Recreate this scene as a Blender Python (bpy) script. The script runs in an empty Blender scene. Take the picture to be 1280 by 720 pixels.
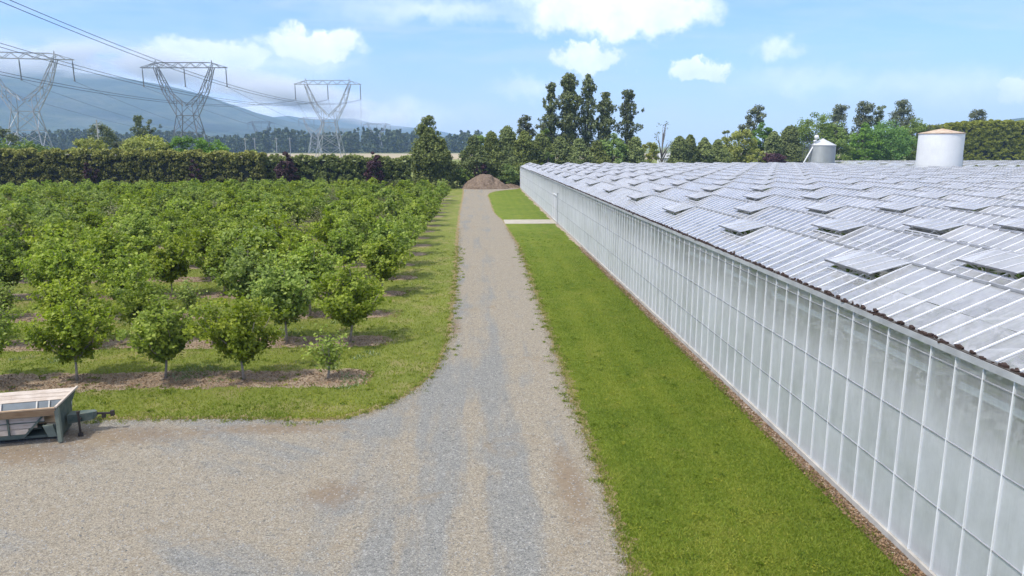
import bpy, math, random
import numpy as np
from mathutils import Vector
from mathutils.geometry import tessellate_polygon
R = math.radians
SC = bpy.context.scene
COL = SC.collection

# ------------------------------------------------------------------ camera
CH, CF, HZ, VX = 8.4, 900.0, 182.5, 595.0
PITCH = math.atan((360 - HZ) / CF)
PSI = math.atan((640 - VX) * math.cos(PITCH) / CF)
cam_d = bpy.data.cameras.new('camera')
cam = bpy.data.objects.new('camera', cam_d)
COL.objects.link(cam)
cam.location = (0, 0, CH)
cam.rotation_euler = (math.pi / 2 - PITCH, 0, -PSI)
cam_d.lens = CF / 1280 * 36
cam_d.sensor_width = 36
cam_d.clip_start = 0.1
cam_d.clip_end = 60000
SC.camera = cam
_f = np.array([math.sin(PSI) * math.cos(PITCH), math.cos(PSI) * math.cos(PITCH), -math.sin(PITCH)])
_r = np.array([math.cos(PSI), -math.sin(PSI), 0.0])
_u = np.cross(_r, _f)


def at(x, y, Y):
    """world X, Z of photo pixel (x, y) at world depth Y"""
    d = _f + _r * (x - 640) / CF - _u * (y - 360) / CF
    t = Y / d[1]
    return t * d[0], CH + t * d[2]


def pdir(x, y):
    d = _f + _r * (x - 640) / CF - _u * (y - 360) / CF
    return d / np.linalg.norm(d)


# ------------------------------------------------------------------ light
SUN_EL, SUN_AZ = 58.0, 238.0     # compass azimuth of the sun measured from +Y towards +X
sun_d = bpy.data.lights.new('sun', 'SUN')
sun = bpy.data.objects.new('sun', sun_d)
COL.objects.link(sun)
sun_d.energy = 3.2
sun_d.angle = R(2.5)
sun_d.color = (1.0, 0.955, 0.88)
sv = Vector((math.sin(R(SUN_AZ)) * math.cos(R(SUN_EL)), math.cos(R(SUN_AZ)) * math.cos(R(SUN_EL)), math.sin(R(SUN_EL))))
sun.rotation_euler = sv.to_track_quat('Z', 'Y').to_euler()

SC.view_settings.view_transform = 'Standard'
SC.view_settings.look = 'None'
SC.view_settings.gamma = 1
SC.view_settings.exposure = 0.62
SC.render.engine = 'CYCLES'
SC.cycles.use_denoising = True
try:
    SC.cycles.denoiser = 'OPENIMAGEDENOISE'
except Exception:
    pass
SC.cycles.max_bounces = 6
SC.cycles.diffuse_bounces = 3
SC.cycles.glossy_bounces = 3
SC.cycles.transmission_bounces = 4
SC.cycles.transparent_max_bounces = 14
SC.cycles.volume_bounces = 1
SC.cycles.caustics_reflective = False
SC.cycles.caustics_refractive = False
SC.cycles.sample_clamp_indirect = 4


# ------------------------------------------------------------------ node helpers
class NT:
    def __init__(self, tree):
        self.t = tree
        self.n = tree.nodes
        self.l = tree.links

    def put(self, sock, v):
        if hasattr(v, 'is_linked') or isinstance(v, bpy.types.NodeSocket):
            self.l.new(v, sock)
        elif isinstance(v, (tuple, list)) and len(v) == 3 and sock.type == 'RGBA':
            sock.default_value = (*v, 1)
        else:
            sock.default_value = v

    def node(self, typ, props=None, **ins):
        nd = self.n.new(typ)
        for k, v in (props or {}).items():
            setattr(nd, k, v)
        for k, v in ins.items():
            key = int(k[1:]) if k[0] == 'i' and k[1:].isdigit() else k.replace('_', ' ')
            self.put(nd.inputs[key], v)
        return nd

    def math(self, op, a, b=0.0, clamp=False):
        nd = self.node('ShaderNodeMath', {'operation': op, 'use_clamp': clamp}, i0=a, i1=b)
        return nd.outputs[0]

    def vmath(self, op, a, b=(0, 0, 0)):
        nd = self.node('ShaderNodeVectorMath', {'operation': op}, i0=a, i1=b)
        return nd.outputs[1] if op in ('LENGTH', 'DOT_PRODUCT', 'DISTANCE') else nd.outputs[0]

    def noise(self, vec, scale, detail=3, rough=0.55, dist=0.0):
        nd = self.node('ShaderNodeTexNoise', None, Vector=vec, Scale=scale, Detail=detail, Roughness=rough, Distortion=dist)
        return nd.outputs['Fac']

    def voro(self, vec, scale, out='Distance', feature='F1'):
        nd = self.node('ShaderNodeTexVoronoi', {'feature': feature}, Vector=vec, Scale=scale)
        return nd.outputs[out]

    def ramp(self, fac, stops, interp='LINEAR'):
        nd = self.n.new('ShaderNodeValToRGB')
        cr = nd.color_ramp
        cr.interpolation = interp
        while len(cr.elements) < len(stops):
            cr.elements.new(0.5)
        for e, (p, c) in zip(cr.elements, stops):
            e.position = p
            e.color = (*c, 1) if isinstance(c, (tuple, list)) else (c, c, c, 1)
        self.l.new(fac, nd.inputs[0])
        return nd.outputs[0]

    def map(self, v, a, b, c=0.0, d=1.0, smooth=False):
        nd = self.node('ShaderNodeMapRange', {'clamp': True, 'interpolation_type': 'SMOOTHSTEP' if smooth else 'LINEAR'},
                       i0=v, i1=a, i2=b, i3=c, i4=d)
        return nd.outputs[0]

    def mix(self, fac, a, b, blend='MIX'):
        nd = self.n.new('ShaderNodeMix')
        nd.data_type = 'RGBA'
        nd.blend_type = blend
        self.put(nd.inputs[0], fac)
        self.put(nd.inputs[6], a)
        self.put(nd.inputs[7], b)
        return nd.outputs[2]

    def scale(self, vec, s):
        nd = self.n.new('ShaderNodeMapping')
        self.l.new(vec, nd.inputs[0])
        nd.inputs['Scale'].default_value = s
        return nd.outputs[0]

    def obj(self):
        return self.n.new('ShaderNodeTexCoord').outputs['Object']

    def bump(self, h, strength=0.3, distance=0.02):
        nd = self.node('ShaderNodeBump', None, Height=h, Strength=strength, Distance=distance)
        return nd.outputs[0]


def new_mat(name):
    m = bpy.data.materials.new(name)
    m.use_nodes = True
    t = NT(m.node_tree)
    t.n.clear()
    out = t.n.new('ShaderNodeOutputMaterial')
    return m, t, out


def principled(t, color, rough=0.7, metal=0.0, normal=None, spec=0.5):
    nd = t.n.new('ShaderNodeBsdfPrincipled')
    t.put(nd.inputs['Base Color'], color)
    t.put(nd.inputs['Roughness'], rough)
    nd.inputs['Metallic'].default_value = metal
    nd.inputs['Specular IOR Level'].default_value = spec
    if normal is not None:
        t.l.new(normal, nd.inputs['Normal'])
    return nd.outputs[0]


def simple(name, c, rough=0.6, metal=0.0, var=0.15, scale=3.0, c2=None):
    m, t, o = new_mat(name)
    n = t.noise(t.obj(), scale, 5)
    c2 = c2 or tuple(x * (1 - var) for x in c)
    col = t.ramp(n, [(0.3, c), (0.7, c2)])
    t.l.new(principled(t, col, rough, metal), o.inputs[0])
    return m


# ------------------------------------------------------------------ world
def dir_az_el(x, y):
    d = pdir(x, y)
    return math.atan2(d[0], d[1]), math.asin(d[2])


world = bpy.data.worlds.new('World')
SC.world = world
world.use_nodes = True
w = NT(world.node_tree)
w.n.clear()
wo = w.n.new('ShaderNodeOutputWorld')
sky = w.n.new('ShaderNodeTexSky')
sky.sky_type = 'NISHITA'
sky.sun_disc = False
sky.sun_elevation = R(SUN_EL)
sky.sun_rotation = R(SUN_AZ)
sky.altitude = 0
sky.air_density = 1.0
sky.dust_density = 0.6
sky.ozone_density = 2.5
gen = w.n.new('ShaderNodeTexCoord').outputs['Generated']
sep = w.node('ShaderNodeSeparateXYZ', None, i0=gen)
az = w.math('ARCTAN2', sep.outputs[0], sep.outputs[1])
el = w.math('ARCSINE', sep.outputs[2])
azel = w.node('ShaderNodeCombineXYZ', None, i0=az, i1=el, i2=0.0).outputs[0]
# planar cloud coordinates for streaky high haze
zc = w.math('ADD', w.math('MAXIMUM', sep.outputs[2], 0.0), 0.06)
pl = w.node('ShaderNodeCombineXYZ', None, i0=w.math('DIVIDE', sep.outputs[0], zc), i1=w.math('DIVIDE', sep.outputs[1], zc), i2=0.0).outputs[0]
warp = w.node('ShaderNodeTexNoise', None, Vector=w.node('ShaderNodeVectorRotate', None, Vector=azel, Angle=0.6).outputs[0], Scale=18.3, Detail=8.0, Roughness=0.66).outputs['Color']
warp = w.vmath('SUBTRACT', warp, (0.5, 0.5, 0.5))
# (px, py, half width px, half height px, softness, brightness)
CLOUDS = [
    (775, 12, 105, 30, 1.0, 1.0), (690, -4, 60, 14, 0.8, 0.8), (738, 70, 40, 15, 1.0, 1.0), (874, 87, 32, 12, 1.0, 1.0),
    (390, 54, 54, 19, 1.15, 1.0), (368, 78, 76, 12, 0.7, 0.7), (262, 68, 62, 19, 1.1, 0.9), (320, 88, 110, 18, 0.6, 0.5),
    (977, 63, 20, 11, 0.8, 0.8), (1285, 112, 26, 16, 1.1, 1.0), (1010, 100, 90, 16, 0.45, 0.5), (660, 108, 45, 14, 0.55, 0.6),
    (1200, 108, 130, 22, 0.5, 0.6), (105, 100, 150, 16, 0.75, 0.75), (330, 132, 60, 10, 0.8, 0.8), (450, 140, 130, 16, 0.7, 0.7), (545, 10, 120, 16, 0.4, 0.5),
]
cover = None
for (px, py, hw, hh, soft, br) in CLOUDS:
    a0, e0 = dir_az_el(px, py)
    off = w.vmath('SUBTRACT', azel, (a0, e0, 0))
    off = w.vmath('ADD', off, w.vmath('MULTIPLY', warp, (0.11, 0.07, 0)))
    off = w.vmath('MULTIPLY', off, (CF / hw, CF / hh, 0))
    dist = w.vmath('LENGTH', off)
    mk = w.math('MULTIPLY', w.map(dist, 1.25 if soft > 0.8 else 1.4, 0.8 if soft > 0.8 else 0.0, 0, 1, True), br)
    cover = mk if cover is None else w.math('MAXIMUM', cover, mk)
high = w.noise(w.scale(pl, (0.35, 0.9, 1)), 0.9, 7, 0.62, 0.6)
high = w.map(high, 0.44, 0.74, 0.0, 0.60, True)
low = w.map(el, 0.01, 0.14, 0.60, 0.0, True)
veil = w.math('MAXIMUM', high, low)
veil = w.math('ADD', veil, w.math('MULTIPLY', w.map(w.noise(w.scale(azel, (4, 16, 1)), 2.2, 6, 0.6), 0.42, 0.72, 0, 1), 0.30), True)
cl_tex = w.noise(azel, 22.0, 6, 0.6)
cl_col = w.mix(w.map(cl_tex, 0.3, 0.65), (6.9, 7.3, 8.0), (9.6, 9.6, 9.6))
veil_col = (4.9, 5.45, 6.9)
skyc = w.mix(1.0, sky.outputs[0], (0.74, 0.94, 1.48), 'MULTIPLY')
c1 = w.mix(veil, skyc, veil_col)
# unseen bright veil added overhead, out of frame, to lift the fill light
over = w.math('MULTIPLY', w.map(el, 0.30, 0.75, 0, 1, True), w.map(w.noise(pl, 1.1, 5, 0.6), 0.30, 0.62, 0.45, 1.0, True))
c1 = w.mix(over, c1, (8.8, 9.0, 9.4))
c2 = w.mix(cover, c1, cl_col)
gx, gy = dir_az_el(1190, 138)
off = w.vmath('SUBTRACT', azel, (gx, gy, 0))
off = w.vmath('ADD', off, w.vmath('MULTIPLY', warp, (0.05, 0.05, 0)))
gd = w.vmath('LENGTH', w.vmath('MULTIPLY', off, (CF / 130, CF / 26, 0)))
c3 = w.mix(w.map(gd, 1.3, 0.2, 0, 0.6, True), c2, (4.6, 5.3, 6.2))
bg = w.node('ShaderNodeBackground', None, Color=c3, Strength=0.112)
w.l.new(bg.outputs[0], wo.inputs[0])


# ------------------------------------------------------------------ mesh helpers
def tag(o, label=None, cat=None, group=None, kind=None):
    if label:
        o['label'] = label
    if cat:
        o['category'] = cat
    if group:
        o['group'] = group
    if kind:
        o['kind'] = kind
    return o


def link(name, me, parent=None, loc=None):
    o = bpy.data.objects.new(name, me)
    COL.objects.link(o)
    if parent is not None:
        o.parent = parent
    if loc is not None:
        o.location = loc
    return o


def empty(name, loc=(0, 0, 0), rz=0.0):
    o = bpy.data.objects.new(name, None)
    COL.objects.link(o)
    o.location = loc
    o.rotation_euler = (0, 0, rz)
    return o


def fast_mesh(name, verts, faces, mats, mat_idx=None, smooth=False, attr=None):
    """faces: ndarray (n,4) or (n,3)"""
    verts = np.asarray(verts, dtype=np.float32)
    faces = np.asarray(faces, dtype=np.int32)
    me = bpy.data.meshes.new(name)
    n, k = faces.shape
    me.vertices.add(len(verts))
    me.vertices.foreach_set('co', verts.ravel())
    me.loops.add(n * k)
    me.loops.foreach_set('vertex_index', faces.ravel())
    me.polygons.add(n)
    me.polygons.foreach_set('loop_start', np.arange(0, n * k, k, dtype=np.int32))
    me.polygons.foreach_set('loop_total', np.full(n, k, dtype=np.int32))
    me.polygons.foreach_set('use_smooth', np.full(n, smooth, dtype=bool))
    for m in mats:
        me.materials.append(m)
    if mat_idx is not None:
        me.polygons.foreach_set('material_index', np.asarray(mat_idx, dtype=np.int32))
    if attr is not None:
        a = me.attributes.new('rnd', 'FLOAT', 'FACE')
        a.data.foreach_set('value', np.asarray(attr, dtype=np.float32))
    me.update(calc_edges=True)
    return me


class MB:
    """collects polygons into one mesh"""

    def __init__(self):
        self.v, self.f, self.m = [], [], []

    def poly(self, pts, m=0):
        i = len(self.v)
        self.v += [tuple(p) for p in pts]
        self.f.append(tuple(range(i, i + len(pts))))
        self.m.append(m)

    def hexa(self, p, m=0):
        i = len(self.v)
        self.v += [tuple(q) for q in p]
        for a in ((0, 3, 2, 1), (4, 5, 6, 7), (0, 1, 5, 4), (1, 2, 6, 5), (2, 3, 7, 6), (3, 0, 4, 7)):
            self.f.append(tuple(i + j for j in a))
            self.m.append(m)

    def box(self, x0, x1, y0, y1, z0, z1, m=0):
        self.hexa([(x0, y0, z0), (x1, y0, z0), (x1, y1, z0), (x0, y1, z0), (x0, y0, z1), (x1, y0, z1), (x1, y1, z1), (x0, y1, z1)], m)

    def bar(self, a, b, wd, ht=None, m=0, up=(0, 0, 1)):
        ht = ht or wd
        a, b = Vector(a), Vector(b)
        d = (b - a).normalized()
        u = Vector(up)
        if abs(d.dot(u)) > 0.98:
            u = Vector((1, 0, 0))
        s = d.cross(u).normalized() * wd / 2
        t = s.cross(d).normalized() * ht / 2
        self.hexa([a - s - t, a + s - t, a + s + t, a - s + t, b - s - t, b + s - t, b + s + t, b - s + t], m)

    def tube(self, pts, rad, n=8, m=0, cap=True):
        rings = []
        pts = [Vector(p) for p in pts]
        for k, p in enumerate(pts):
            d = (pts[min(k + 1, len(pts) - 1)] - pts[max(k - 1, 0)]).normalized()
            u = Vector((0, 0, 1)) if abs(d.z) < 0.9 else Vector((1, 0, 0))
            s = d.cross(u).normalized()
            t = s.cross(d).normalized()
            rr = rad[k] if isinstance(rad, (list, tuple)) else rad
            i = len(self.v)
            for j in range(n):
                a = 2 * math.pi * j / n
                self.v.append(tuple(p + (s * math.cos(a) + t * math.sin(a)) * rr))
            rings.append(i)
        for a, b in zip(rings[:-1], rings[1:]):
            for j in range(n):
                self.f.append((a + j, a + (j + 1) % n, b + (j + 1) % n, b + j))
                self.m.append(m)
        if cap:
            self.f.append(tuple(rings[0] + j for j in range(n))[::-1])
            self.m.append(m)
            self.f.append(tuple(rings[-1] + j for j in range(n)))
            self.m.append(m)

    def mesh(self, name, mats, smooth=False):
        me = bpy.data.meshes.new(name)
        me.from_pydata(self.v, [], self.f)
        for m in (mats if isinstance(mats, (list, tuple)) else [mats]):
            me.materials.append(m)
        me.polygons.foreach_set('material_index', self.m)
        me.polygons.foreach_set('use_smooth', [smooth] * len(self.f))
        me.update()
        return me

    def build(self, name, mats, parent=None, smooth=False, loc=None):
        return link(name, self.mesh(name, mats, smooth), parent, loc)


rng = np.random.default_rng(7)


def leaf_arrays(c, size, rs, nbias=(0, 0, 0.5), aspect=0.75, outward=None, wsz=0.35):
    """c (n,3) leaf centres -> folded leaf quads"""
    n = len(c)
    nor = rs.normal(size=(n, 3)) + np.array(nbias)
    if outward is not None:
        nor += outward
    nor /= np.linalg.norm(nor, axis=1)[:, None] + 1e-9
    t = rs.normal(size=(n, 3))
    t -= nor * np.sum(t * nor, 1)[:, None]
    t /= np.linalg.norm(t, axis=1)[:, None] + 1e-9
    b = np.cross(nor, t)
    s = size * (1 + wsz * (rs.random(n) - 0.5) * 2)
    L = (t * (s * 0.5)[:, None])
    W = (b * (s * 0.5 * aspect)[:, None])
    up = nor * (s * 0.12)[:, None]
    v = np.stack([c - L, c + W * 1.0 - L * 0.1 + up, c + L, c - W * 1.0 - L * 0.1 + up], 1).reshape(-1, 3)
    f = np.arange(4 * n, dtype=np.int32).reshape(n, 4)
    return v, f


def leaf_mesh(name, c, size, rs, mat, clump_rnd, **kw):
    v, f = leaf_arrays(c, size, rs, **kw)
    at_ = np.clip(clump_rnd + rs.normal(scale=0.12, size=len(c)), 0, 1)
    return fast_mesh(name, v, f, [mat], attr=at_)


# ------------------------------------------------------------------ materials
def leaf_mat(name, c_dark, c_mid, c_light, trans=0.25, rough=0.55, spec=0.25, hue=0.0):
    m, t, o = new_mat(name)
    a = t.n.new('ShaderNodeAttribute')
    a.attribute_name = 'rnd'
    col = t.ramp(a.outputs['Fac'], [(0.0, c_dark), (0.5, c_mid), (1.0, c_light)])
    oi = t.n.new('ShaderNodeObjectInfo').outputs['Random']
    hsv = t.node('ShaderNodeHueSaturation', None, Color=col, Hue=t.map(oi, 0, 1, 0.5 - 0.012 - hue, 0.5 + 0.004 + hue), Saturation=t.map(oi, 0, 1, 1.05, 0.9),
                 Value=t.map(t.math('FRACT', t.math('MULTIPLY', oi, 7.3)), 0, 1, 0.82, 1.15))
    col = hsv.outputs[0]
    p = principled(t, col, rough, 0, spec=spec)
    tr = t.node('ShaderNodeBsdfTranslucent', None, Color=t.mix(1.0, col, (1.15, 1.25, 0.6), 'MULTIPLY')).outputs[0]
    mx = t.node('ShaderNodeMixShader', None, i0=trans, i1=p, i2=tr)
    t.l.new(mx.outputs[0], o.inputs[0])
    return m


M = {}
M['hazel'] = leaf_mat('hazel_leaf', (0.085, 0.125, 0.012), (0.215, 0.290, 0.028), (0.410, 0.470, 0.080), 0.42, 0.5, 0.3)
M['hazel_sparse'] = leaf_mat('hazel_leaf_pale', (0.11, 0.12, 0.045), (0.16, 0.17, 0.06), (0.22, 0.21, 0.09), 0.25)
M['cedar'] = leaf_mat('cedar_spray', (0.097, 0.121, 0.037), (0.166, 0.204, 0.059), (0.268, 0.305, 0.092), 0.18, 0.7, 0.15)
M['hedge'] = leaf_mat('hedge_spray', (0.088, 0.091, 0.035), (0.171, 0.178, 0.056), (0.437, 0.454, 0.122), 0.18, 0.7, 0.15)
M['hedge_light'] = leaf_mat('tall_hedge_spray', (0.112, 0.131, 0.018), (0.175, 0.200, 0.025), (0.256, 0.269, 0.044), 0.2, 0.7, 0.15)
M['poplar'] = leaf_mat('poplar_leaf', (0.089, 0.106, 0.041), (0.148, 0.177, 0.064), (0.241, 0.274, 0.113), 0.25, 0.5, 0.3)
M['broad'] = leaf_mat('broad_leaf', (0.106, 0.154, 0.032), (0.170, 0.251, 0.049), (0.251, 0.348, 0.073), 0.28)
M['maple'] = leaf_mat('bright_leaf', (0.090, 0.179, 0.026), (0.128, 0.254, 0.038), (0.194, 0.344, 0.053), 0.3)
M['dull'] = leaf_mat('grey_green_leaf', (0.085, 0.102, 0.056), (0.139, 0.161, 0.085), (0.233, 0.256, 0.139), 0.25)
M['willow'] = leaf_mat('willow_leaf', (0.180, 0.203, 0.037), (0.284, 0.307, 0.053), (0.406, 0.406, 0.090), 0.3)
M['plum'] = leaf_mat('plum_leaf', (0.031, 0.014, 0.020), (0.063, 0.025, 0.034), (0.105, 0.045, 0.050), 0.15)
M['shrubgreen'] = leaf_mat('shrub_leaf', (0.070, 0.126, 0.025), (0.126, 0.196, 0.035), (0.210, 0.280, 0.049), 0.25)
M['grassblade'] = leaf_mat('grass_blade', (0.060, 0.108, 0.006), (0.140, 0.195, 0.012), (0.275, 0.290, 0.036), 0.35, 0.6, 0.2)
M['clover'] = leaf_mat('clover_leaf', (0.10, 0.16, 0.04), (0.17, 0.23, 0.09), (0.30, 0.34, 0.22), 0.25)
M['drygrass'] = leaf_mat('dry_grass', (0.16, 0.13, 0.05), (0.25, 0.21, 0.09), (0.35, 0.30, 0.15), 0.2)
M['deadleaf'] = leaf_mat('dead_leaf', (0.11, 0.065, 0.035), (0.22, 0.14, 0.075), (0.30, 0.19, 0.10), 0.1)
M['farwood'] = leaf_mat('far_wood', (0.026, 0.046, 0.018), (0.046, 0.072, 0.026), (0.078, 0.111, 0.036), 0.05)
M['bark'] = simple('bark', (0.38, 0.32, 0.25), 0.9, 0, 0.5, 12)
M['bark_dark'] = simple('bark_dark', (0.09, 0.075, 0.06), 0.9, 0, 0.5, 4)
M['bark_grey'] = simple('bark_grey', (0.22, 0.20, 0.17), 0.9, 0, 0.4, 4)
M['steel'] = simple('galvanised_steel', (0.36, 0.37, 0.38), 0.55, 0.2, 0.25, 0.7)
M['steel_dark'] = simple('weathered_steel', (0.16, 0.17, 0.18), 0.55, 0.2, 0.25, 0.7)
M['wire'] = simple('conductor', (0.055, 0.06, 0.07), 0.6, 0.3)
M['insul'] = simple('insulator_glass', (0.16, 0.17, 0.18), 0.3)
M['white_alu'] = simple('white_aluminium', (0.80, 0.80, 0.78), 0.45, 0.0, 0.16, 1.5)
M['roof_bar'] = simple('roof_bar_aluminium', (0.78, 0.78, 0.79), 0.4, 0.0, 0.18, 2.5)
M['gutter'] = simple('gutter_metal', (0.52, 0.53, 0.53), 0.5, 0.3, 0.3, 2.0)
M['gutter_dark'] = simple('gutter_grime', (0.085, 0.075, 0.065), 0.8, 0, 0.5, 9)
M['ridge'] = simple('ridge_metal', (0.42, 0.42, 0.43), 0.5, 0.3, 0.4, 3.0)
M['moss'] = simple('gutter_moss', (0.050, 0.026, 0.018), 0.95, 0, 0.5, 20)
M['frame_in'] = simple('galvanised_frame', (0.62, 0.62, 0.60), 0.5, 0.1, 0.2, 2)
M['blackrubber'] = simple('black_rubber', (0.02, 0.02, 0.02), 0.8)
M['vent_arm'] = simple('vent_frame_dark', (0.16, 0.16, 0.16), 0.5, 0.3)
M['curb'] = simple('concrete_curb', (0.47, 0.44, 0.39), 0.85, 0, 0.35, 2.5)


def glass_mat(name, w_lo, w_hi, tint, milk, stretch, scale, refl=0.5, translu=0.45, streak=0.0, rough=0.09):
    """whitewashed greenhouse glass: chalk coat of uneven thickness over clear glass"""
    m, t, o = new_mat(name)
    co = t.obj()
    n1 = t.noise(t.scale(co, stretch), scale, 6, 0.6, 0.4)
    n2 = t.noise(t.scale(co, (1, 0.35, 0.35)), 0.35, 3, 0.5)
    n3 = t.noise(t.scale(co, (1, 16, 0.5)), 1.8, 4, 0.7)
    n4 = t.noise(co, 11.0, 4, 0.7)
    n1 = t.math('ADD', t.math('MULTIPLY', n1, 0.58), t.math('ADD', t.math('MULTIPLY', n3, 0.26), t.math('MULTIPLY', n4, 0.16)))
    a = t.n.new('ShaderNodeAttribute')
    a.attribute_name = 'rnd'
    fac = t.math('ADD', t.math('MULTIPLY', n1, 0.75), t.math('MULTIPLY', n2, 0.45))
    fac = t.math('ADD', fac, t.math('MULTIPLY', t.math('SUBTRACT', a.outputs['Fac'], 0.5), 0.16))
    fac = t.map(fac, 0.38, 0.82, w_lo, w_hi)
    if streak:
        z = t.node('ShaderNodeSeparateXYZ', None, i0=co).outputs[2]
        fac = t.math('SUBTRACT', fac, t.math('MULTIPLY', t.map(z, 2.8, 4.4, 0, 1, True), streak), True)
    clear = t.node('ShaderNodeBsdfTransparent', None, Color=tint).outputs[0]
    dif = t.node('ShaderNodeBsdfDiffuse', None, Color=milk).outputs[0]
    trl = t.node('ShaderNodeBsdfTranslucent', None, Color=milk).outputs[0]
    chalk = t.node('ShaderNodeMixShader', None, i0=translu, i1=dif, i2=trl).outputs[0]
    body = t.node('ShaderNodeMixShader', None, i0=fac, i1=clear, i2=chalk).outputs[0]
    lw = t.n.new('ShaderNodeLayerWeight')
    lw.inputs[0].default_value = refl
    gl = t.node('ShaderNodeBsdfGlossy', None, Color=(0.95, 0.97, 1.0), Roughness=rough).outputs[0]
    fr = t.n.new('ShaderNodeFresnel')
    fr.inputs[0].default_value = 1.5
    mx = t.node('ShaderNodeMixShader', None, i0=t.math('MULTIPLY', fr.outputs[0], refl, True), i1=body, i2=gl)
    t.l.new(mx.outputs[0], o.inputs[0])
    return m


M['wall_glass'] = glass_mat('whitewashed_wall_glass', 0.60, 1.08, (0.60, 0.68, 0.67), (0.92, 0.93, 0.945), (0.6, 1.6, 0.8), 1.5, 0.24, 0.52, 0.5, 0.35)
M['roof_glass'] = glass_mat('whitewashed_roof_glass', 0.22, 0.64, (0.84, 0.87, 0.94), (0.76, 0.76, 0.79), (0.6, 1.0, 0.6), 2.2, 0.95, 0.35)
M['vent_glass'] = glass_mat('vent_glass', 0.30, 0.55, (0.85, 0.87, 0.92), (0.79, 0.79, 0.80), (1, 1, 1), 2.2, 0.6, 0.25)


# ground: mown grass
def grass_mat(name, base, light, dark, dry, stripe=0.0, dry_amt=0.0):
    m, t, o = new_mat(name)
    co = t.obj()
    big = t.noise(co, 0.18, 5, 0.6)
    mid = t.noise(co, 1.4, 6, 0.65)
    fine = t.noise(t.scale(co, (1, 1, 1)), 16, 5, 0.7)
    vfine = t.noise(t.scale(co, (1, 0.6, 1)), 55, 3, 0.7)
    col = t.ramp(t.math('ADD', t.math('MULTIPLY', mid, 0.55), t.math('MULTIPLY', big, 0.45)), [(0.32, dark), (0.5, base), (0.68, light)])
    col = t.mix(t.map(t.math('ADD', t.noise(co, 0.5, 6, 0.7), t.math('MULTIPLY', fine, 0.25)), 0.66 - dry_amt, 0.84 - dry_amt, 0, 0.85, True), col, dry)
    if stripe:
        wv = t.node('ShaderNodeTexWave', {'wave_type': 'BANDS', 'bands_direction': 'X'}, Vector=co, Scale=0.28, Distortion=1.2, Detail=2.0).outputs['Fac']
        col = t.mix(t.math('MULTIPLY', wv, stripe), col, light)
    col = t.mix(t.map(fine, 0.3, 0.7, 0.0, 0.55), col, dark)
    col = t.mix(t.map(vfine, 0.5, 0.8, 0.0, 0.5), col, light)
    bp = t.bump(t.math('ADD', t.math('MULTIPLY', fine, 0.8), t.math('MULTIPLY', vfine, 0.6)), 0.8, 0.06)
    t.l.new(principled(t, col, 0.85, 0, bp, 0.15), o.inputs[0])
    return m


M['grass'] = grass_mat('orchard_grass', (0.160, 0.185, 0.034), (0.225, 0.240, 0.055), (0.095, 0.120, 0.020), (0.29, 0.235, 0.110), 0, 0.05)
M['lawn'] = grass_mat('mown_lawn', (0.122, 0.168, 0.012), (0.190, 0.220, 0.025), (0.056, 0.096, 0.008), (0.23, 0.220, 0.045), 0.25, 0.02)


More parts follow.
